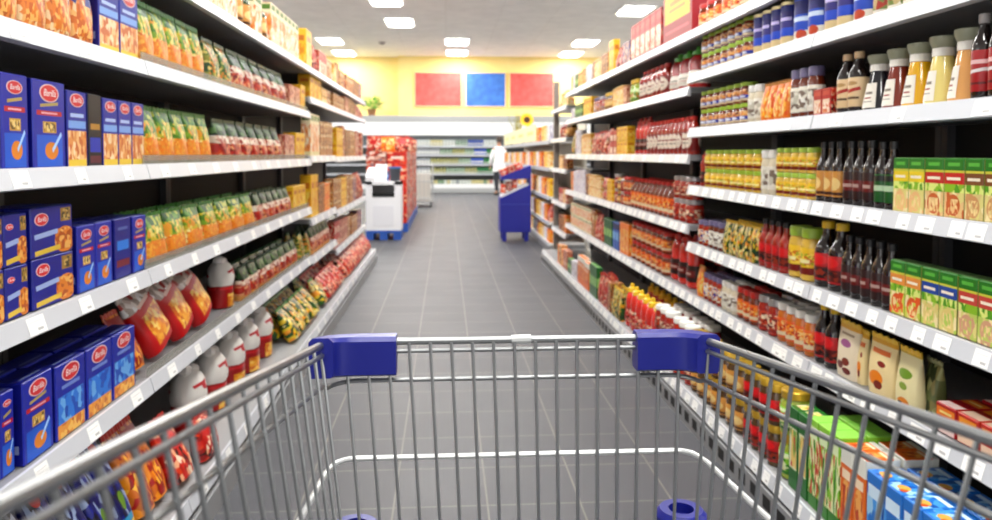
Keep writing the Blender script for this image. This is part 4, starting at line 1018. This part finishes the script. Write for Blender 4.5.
f = MB(); f.box(-.23, .23, -.2, .2, .152, .66, mat('black_tray', '1a1a1c', .6)); part('inner_tray', f, t, False)
f = MB(); f.poly([(-.25, .852), (.2, .852), (.2, 1.05), (-.25, .92)], 0, -.255, -.12, CARDW); f.poly([(-.25, .852), (-.24, .852), (-.1, 1.1), (-.112, 1.1)], 0, -.12, .05, CARDW); part('header', f, t, False)
o = thing('waste_bin', (-.75, 11.42, .8505), 'small dark grey bin on the corner of the white display counter', 'bin')
f = MB(); f.lathe([(0, 0), (.07, 0), (.085, .2), (.09, .205), (.08, .205), (.066, .01), (0, .01)], mat('bin_dark', '3c4048', .5), 16); part('tub', f, o)
f = MB(); f.lathe([(.088, .19), (.094, .19), (.094, .212), (.088, .212)], mat('bin_blue', '3c78c0', .5), 16); part('rim', f, o, label='blue rim')
o = link('blue_pouch', None) if False else None
f = MB(); ps = b_bag(.16, .06, .14, True, A['blue_pack'], mat('seal_blue', '4080c8', .4))
o = link('snack_bag', ps[0][1].mesh('bag'), None, (-.95, 11.62, 1.02), (0, 0, -PI/2)); part('top_seal', ps[1][1], o)
o.location = (-.925, 11.6, .8515); tag(o, 'blue bag standing on the white display counter', 'bag')
f = MB(); ps = b_bag(.14, .06, .16, True, A['red_pack'], SEALR)
o = link('snack_bag', ps[0][1].mesh('bag'), None, (-.76, 11.64, .8515), (0, 0, -PI/2)); part('top_seal', ps[1][1], o); tag(o, 'red bag beside the blue bag on the white display counter', 'bag')
ORG = [art('print_orange_stack', 'e04a20', [('m', .5, .5, 1, 1, ['e04a20', 'f06838', 'd83818', 'f4c8a8', 'c83020'], 5), ('r', .5, .5, .6, .2, 'f0e0d8')]),
       art('print_rose_stack', 'd87868', [('m', .5, .5, 1, 1, ['c87868', 'e0b8a8', 'a85848', 'f0dcd0', 'a89098', 'd86848'], 5)])]
k = 0
for j, y in enumerate((12.75, 13.6, 14.45, 15.3, 16.15)):
    t = thing('pallet', (-.95, y, 0), f'blue pallet under the orange packs, {ORD[j]} beyond the white counter', 'pallet', 'pallets of orange packs')
    f = MB(); f.box(-.34, .34, -.4, .4, .1, .14, BLUEPAL); part('deck', f, t, False)
    for x in (-.28, 0, .28):
        f = MB(); f.box(x-.055, x+.055, -.4, .4, 0, .0995, BLUEPAL); part('runner', f, t, False)
    # open shop tower on the pallet: packs stacked in columns
    for col in range(2):
        for lv in range(6):
            for dp in range(2):
                w_, h_, d_ = .31, .19, .37
                x = -.95+(.165 if col else -.165); yy = y-.195+dp*.39
                top = .142+lv*(h_+.001)
                f = MB(); f.box(-d_/2, d_/2, -w_/2, w_/2, 0, h_, ORG[0] if (lv*2+col*3+j+dp) % 2 else ORG[1], .006)
                # two kinds, built once each and copied
                kk = 'o' if (lv*2+col*3+j+dp) % 2 else 'r'
                if kk not in _cnt: _cnt[kk] = link('promotion_pack', f.mesh('promotion_pack')); o = _cnt[kk]
                else: o = _cnt[kk].copy(); C.objects.link(o)
                k += 1
                o.location = (x, yy, top); o.rotation_euler = (0, 0, -PI/2+random.uniform(-.02, .02))
                nm = 'orange' if kk == 'o' else 'rose'
                tag(o, f'{nm} pack, {ORD[lv]} layer up, {"aisle" if col else "shelf"} side, {"far" if dp else "near"} half of {ORD[j]} pallet', 'pack', 'packs stacked on the blue pallets')
    if True:
        for q in range(3):
            ps = b_bag(.24, .16, .26, False, A['red_pack'] if q != 1 else A['orange_pack'], SEALR)
            f = MB(); [f.merge(mb) for _, mb, _ in ps]
            o = link('snack_bag', f.mesh('bag'), None, (-1.17+q*.22, y-.1+.1*q, .142+6*.191+.002), (0, 0, -PI/2+random.uniform(-.5, .5)))
            tag(o, f'{"orange" if q == 1 else "red"} bag on top of the {ORD[j]} orange stack, {ORD[q]} from the shelf side', 'bag', 'bags on top of the orange stacks')
# grey trolley behind the stacks
t = thing('roll_container', (-.62, 18.6, 0), 'grey wire roll container by the end of the orange stacks', 'trolley')
WG = mat('roll_wire', 'b0b2b4', .4, .6)
f = MB()
for x in (-.3, .3):
    for y in (-.35, .35): f.tube([(x, y, .14), (x, y, 1.0)], .014, WG, 8)
for z in (.2, .6, 1.0):
    f.tube([(-.3, -.35, z), (.3, -.35, z), (.3, .35, z), (-.3, .35, z)], .012, WG, 8, closed=True)
for i in range(1, 6):
    f.tube([(.3, -.35+.117*i, .14), (.3, -.35+.117*i, 1.0)], .006, WG, 6); f.tube([(-.3+.1*i, -.35, .14), (-.3+.1*i, -.35, 1.0)], .006, WG, 6)
part('wire_frame', f, t)
f = MB(); f.box(-.31, .31, -.36, .36, .12, .14, WG); part('platform', f, t, False)
for x in (-.26, .26):
    for y in (-.3, .3):
        f = MB(); f.tube([(x-.015, y, .06), (x+.015, y, .06)], .058, mat('tyre_grey', '3a3a3c', .6), 16); f.box(x-.01, x+.01, y-.02, y+.02, .06, .119, WG); part('wheel', f, t)
for i in range(4):
    f = MB(); f.box(-.25, .25, -.28, .28, 0, .16, mat('grey_carton', 'c8c4bc', .6), .006)
    o = link('goods_carton', f.mesh('carton'), None, (-.62, 18.6, .1412+i*.161)); tag(o, f'plain grey carton in the roll container, {ORD[i]} from below', 'carton', 'cartons in the roll container')

# ------------------------------------------------------------------ blue floor display on the right
NB = mat('display_navy', '141c8c', .45)
t = thing('floor_display', (.99, 11.15, 0), 'navy blue cardboard floor display with slanted trays beyond the right shelves', 'display stand')
f = MB()
for x in (-.19, .13):
    for y in (-.2, .14): f.box(x, x+.06, y, y+.06, 0, .13, NB)
part('feet', f, t, False)
f = MB(); f.poly([(-.22, .13), (.22, .13), (.22, .82), (-.22, .62)], 1, -.22, .2, NB); part('lower_tray', f, t, False)
f = MB(); f.box(-.22, .22, -.2245, -.2205, .53, .536, mat('display_seam', '3c48b0', .5)); part('fold_line', f, t, False)
f = MB(); f.poly([(-.2, .88), (.22, .9), (.22, 1.09), (-.2, .93)], 1, -.22, .2, NB); part('upper_tray', f, t, False)
f = MB()
f.box(.19, .22, -.2, .2, .82, .9, NB); f.poly([(-.2, .632), (.19, .81), (.19, .825), (-.2, .66)], 1, -.215, .19, mat('display_inner', 'd8dce4', .5)); part('inner_shelf', f, t, False, label='pale shelf between the trays')
for i, (x, z) in enumerate(((-.165, .70), (-.085, .735), (-.005, .77))):
    f = MB(); f.box(-.03, .03, -.15, .15, 0, .12-.0*i, ORG[i % 2], .004)
    o = link('promotion_pack', f.mesh('pack'), None, (.99+x, 11.15, z-.005), (0, 0, 0)); tag(o, f'{"orange" if i % 2 == 0 else "rose"} pack in the open tray of the blue floor display, {ORD[i]} from the aisle', 'pack', 'packs in the blue floor display')
for i in range(3):
    f = MB(); f.box(-.05, .05, -.15, .15, 0, .1, A['red_pack'] if i % 2 else ORG[0], .004)
    o = link('promotion_pack', f.mesh('pack'), None, (.99-.14+i*.105, 11.15, .945+i*.04), (0, -.36, 0)); tag(o, f'orange red pack on the top tray of the blue floor display, {ORD[i]} from the aisle', 'pack', 'packs on the blue floor display')

# ------------------------------------------------------------------ next run of shelves on the right
GY0 = 9.5
PY_ = mat('cream_header', 'f2ecc8', .5)
GLV = [1.42, 1.08, .72, .4, .14]
for j in range(5):
    y0 = GY0+j*1.5
    t = thing('shelf_bay', (1.75, y0+.75, 0), f'pale gondola bay beyond the blue floor display, {ORD[j]} of the farther right run', 'shelving', 'gondola bays beyond the cross aisle', (0, 0, PI))
    f = MB(); f.box(0, .02, -.75, .75, 0, 1.7, mat('pale_back', 'b8b4a8', .6)); part('back_panel', f, t, False)
    for i, z in enumerate(GLV):
        f = MB(); f.box(.02, .47, -.748, .748, z-.03, z, WHITE); sh = part('shelf', f, t, False)
        f = MB(); f.box(.4705, .48, -.748, .748, z-.045, z+.004, STRIP); part('price_strip', f, sh, False)
    if j:
        f = MB(); f.box(.455, .465, -.748, .748, 1.44, 1.68, art('print_header', 'f4eecb', [('r', .5, .5, .6, .25, 'ece09c')])); part('header_panel', f, t, False, label='cream header board with pale yellow writing')
    f = MB(); f.box(0, .45, -.74, .74, 0, .109, PLINTH); part('plinth', f, t, False)
    made = {}
    for i, z in (list(enumerate(GLV[1:])) if j else list(enumerate(GLV[1:]))+[(4, GLV[0])]):
        for q in range(10):
            kk = ('cp', 'yp', 'rp', 'op', 'wp')[(q//2+i+j) % 5]
            key = (kk,)
            h_ = (.2, .22, .2, .16, .2)[i]
            mk = 'g'+kk+str(i)
            if mk not in _cnt:
                ps = K[kk][3](.13, .09, h_, False, *K[kk][4]); f = MB(); [f.merge(mb) for _, mb, _ in ps]
                o = _cnt[mk] = link(K[kk][0], f.mesh(K[kk][0]))
            else: o = _cnt[mk].copy(); C.objects.link(o)
            o.location = (1.275+.06, y0+.09+q*.146, z+.0012); o.rotation_euler = (0, 0, PI)
            made[(kk, i)] = made.get((kk, i), 0)+1
            tag(o, f'{K[kk][2]}, {ORD[made[(kk, i)]-1]} on {("upper", "middle", "low", "bottom", "top")[i]} shelf of {ORD[j]} farther bay', K[kk][1], 'goods on the farther right run')
# sunflower and grasses on the header
t = thing('sunflower', (1.2, 11.75, 0), 'yellow sunflower decoration on top of the farther right shelves', 'flower')
t.location = (1.58, 14.3, 1.4212)
f = MB(); f.tube([(0, 0, .012), (-.04, 0, .25), (-.08, -.02, .44)], .008, LEAF, 6); part('stem', f, t)
f = MB(); f.lathe([(0, -.01), (.06, -.01), (.06, .012), (0, .022)], mat('seed_brown', '4c2c14', .8), 16); hd = part('seed_head', f, t, loc=(-.08, -.04, .46), rot=(PI/2-.2, 0, 0))
f = MB()
for i in range(16):
    a = 2*PI*i/16; b = .14
    c, s = math.cos(a), math.sin(a); p, q = -s*.022, c*.022
    f.add([(.055*c+p, .055*s+q, 0), (.1*c+p*1.3, .1*s+q*1.3, .012), (b*c, b*s, 0), (.1*c-p*1.3, .1*s-q*1.3, .012), (.055*c-p, .055*s-q, 0)], [(0, 1, 2, 3, 4)], mat('petal_yellow', 'f2c01c', .6))
part('petals', f, t, loc=(-.08, -.04, .46), rot=(PI/2-.2, 0, 0))
f = MB()
for s in (-1, 1): f.add([(-.02, 0, .15), (-.02+s*.05, -.02, .2), (-.02+s*.11, 0, .18), (-.02+s*.05, .02, .16)], [(0, 1, 2, 3)], LEAF)
part('leaf_pair', f, t)
t = thing('dried_grass_pot', (1.42, 10.3, 0), 'pot of dried grasses on the farther right shelves beside the sunflower', 'plant')
t.location = (1.5, 16.2, 1.4212)
f = MB(); f.lathe([(0, 0), (.09, 0), (.11, .28), (.1, .28), (.08, .02), (0, .02)], mat('pot_pale', 'd8d0c0', .6), 14); part('pot', f, t)
f = MB()
for i in range(26):
    a = random.uniform(0, 6.28); r = random.uniform(.05, .22); f.tube([(.02*math.cos(a), .02*math.sin(a), .03), (.5*r*math.cos(a), .5*r*math.sin(a), .4), (r*math.cos(a), r*math.sin(a), random.uniform(.5, .72))], .005, noisy('dry_grass', '8c8a3c', 'a89c50', 10, .7), 5)
part('grass', f, t)

# ------------------------------------------------------------------ person at the cooler
def skin(name, joints, edges, m, parent, lvl=2):
    me = bpy.data.meshes.new(name); me.from_pydata([j[0] for j in joints], edges, []); me.materials.append(m)
    o = link(name, me, parent)
    md = o.modifiers.new('skin', 'SKIN'); md.use_smooth_shade = True
    for v, j in zip(me.skin_vertices[0].data, joints):
        r = j[1]; v.radius = r if isinstance(r, tuple) else (r, r)
    me.skin_vertices[0].data[0].use_root = True
    sb = o.modifiers.new('sub', 'SUBSURF'); sb.levels = lvl; sb.render_levels = lvl
    return o
t = thing('person', (1.62, 23.4, 0), 'person in a white coat and dark trousers reaching towards the wall cooler', 'person', rot=(0, 0, .4))
SK = mat('skin_tone', 'c89478', .55); CO = mat('white_coat', 'ecebea', .7); TR_ = mat('dark_trousers', '2c2e36', .8); HA = mat('dark_hair', '3a2c22', .7)
J = [((0, 0, .95), (.14, .1)), ((0, 0, 1.15), (.13, .1)), ((0, .01, 1.36), (.16, .1)), ((0, 0, 1.47), .055), ((0, .02, 1.53), .055), ((0, .03, 1.63), (.075, .095)), ((0, .02, 1.71), (.06, .075)),
     ((.09, 0, .88), .09), ((.1, .03, .5), .06), ((.1, 0, .09), .042), ((.1, .13, .04), .035), ((-.09, 0, .88), .09), ((-.1, .02, .5), .06), ((-.1, -.03, .09), .042), ((-.1, .1, .04), .035),
     ((.19, 0, 1.39), .055), ((.24, .05, 1.12), .042), ((.22, .27, 1.1), .034), ((-.19, 0, 1.39), .055), ((-.25, .02, 1.12), .042), ((-.24, .14, .9), .034)]
E_ = [(0, 1), (1, 2), (2, 3), (3, 4), (4, 5), (5, 6), (0, 7), (7, 8), (8, 9), (9, 10), (0, 11), (11, 12), (12, 13), (13, 14), (2, 15), (15, 16), (16, 17), (2, 18), (18, 19), (19, 20)]
skin('body', J, E_, SK, t)
f = MB(); f.lathe([(.215, .72), (.19, .95), (.175, 1.15), (.2, 1.35), (.14, 1.455), (.07, 1.48)], CO, 20, sy=.68, y=.005); part('coat', f, t, label='white coat')
for nm, js in (('coat_sleeve', [((.17, 0, 1.4), .07), ((.245, .05, 1.12), .058), ((.222, .25, 1.1), .048)]), ('coat_sleeve', [((-.17, 0, 1.4), .07), ((-.252, .02, 1.12), .058), ((-.242, .12, .93), .048)])):
    skin(nm, js, [(0, 1), (1, 2)], CO, t)
for s in (1, -1):
    skin('trouser_leg', [((s*.085, 0, .9), .1), ((s*.1, .03 if s > 0 else .02, .5), .075), ((s*.1, 0 if s > 0 else -.03, .1), .062)], [(0, 1), (1, 2)], TR_, t)
    f = MB(); f.box(s*.1-.045, s*.1+.045, (-.08 if s > 0 else -.11), (.18 if s > 0 else .15), 0.001, .09, mat('dark_shoe', '1c1c1e', .5), .03); part('shoe', f, t)
    hx, hy, hz = (.22, .3, 1.1) if s > 0 else (-.24, .16, .87)
    for q in range(4):
        ox = (q-1.5)*.018
        skin('finger', [((hx+ox*.6, hy-.02, hz), .012), ((hx+ox, hy+(.05 if s > 0 else .0), hz-(.0 if s > 0 else .06)), .009), ((hx+ox, hy+(.085 if s > 0 else .015), hz-(.02 if s > 0 else .1)), .008)], [(0, 1), (1, 2)], SK, t, 1)
f = MB(); f.lathe([(.083, 1.6), (.093, 1.66), (.085, 1.74), (.05, 1.79), (0, 1.8)], HA, 16, sy=1.15, y=-.005); part('hair', f, t)
for s in (-1, 1):
    f = MB(); f.lathe([(0, -.009), (.008, -.004), (.009, 0), (.008, .004), (0, .009)], mat('eye_dark', '20201e', .3), 8, x=s*.03, y=.105, z=1.655); part('eye', f, t)
f = MB(); f.lathe([(0, -.01), (.014, -.008), (.01, .02), (0, .03)], SK, 8, x=0, y=.118, z=1.625); part('nose', f, t)
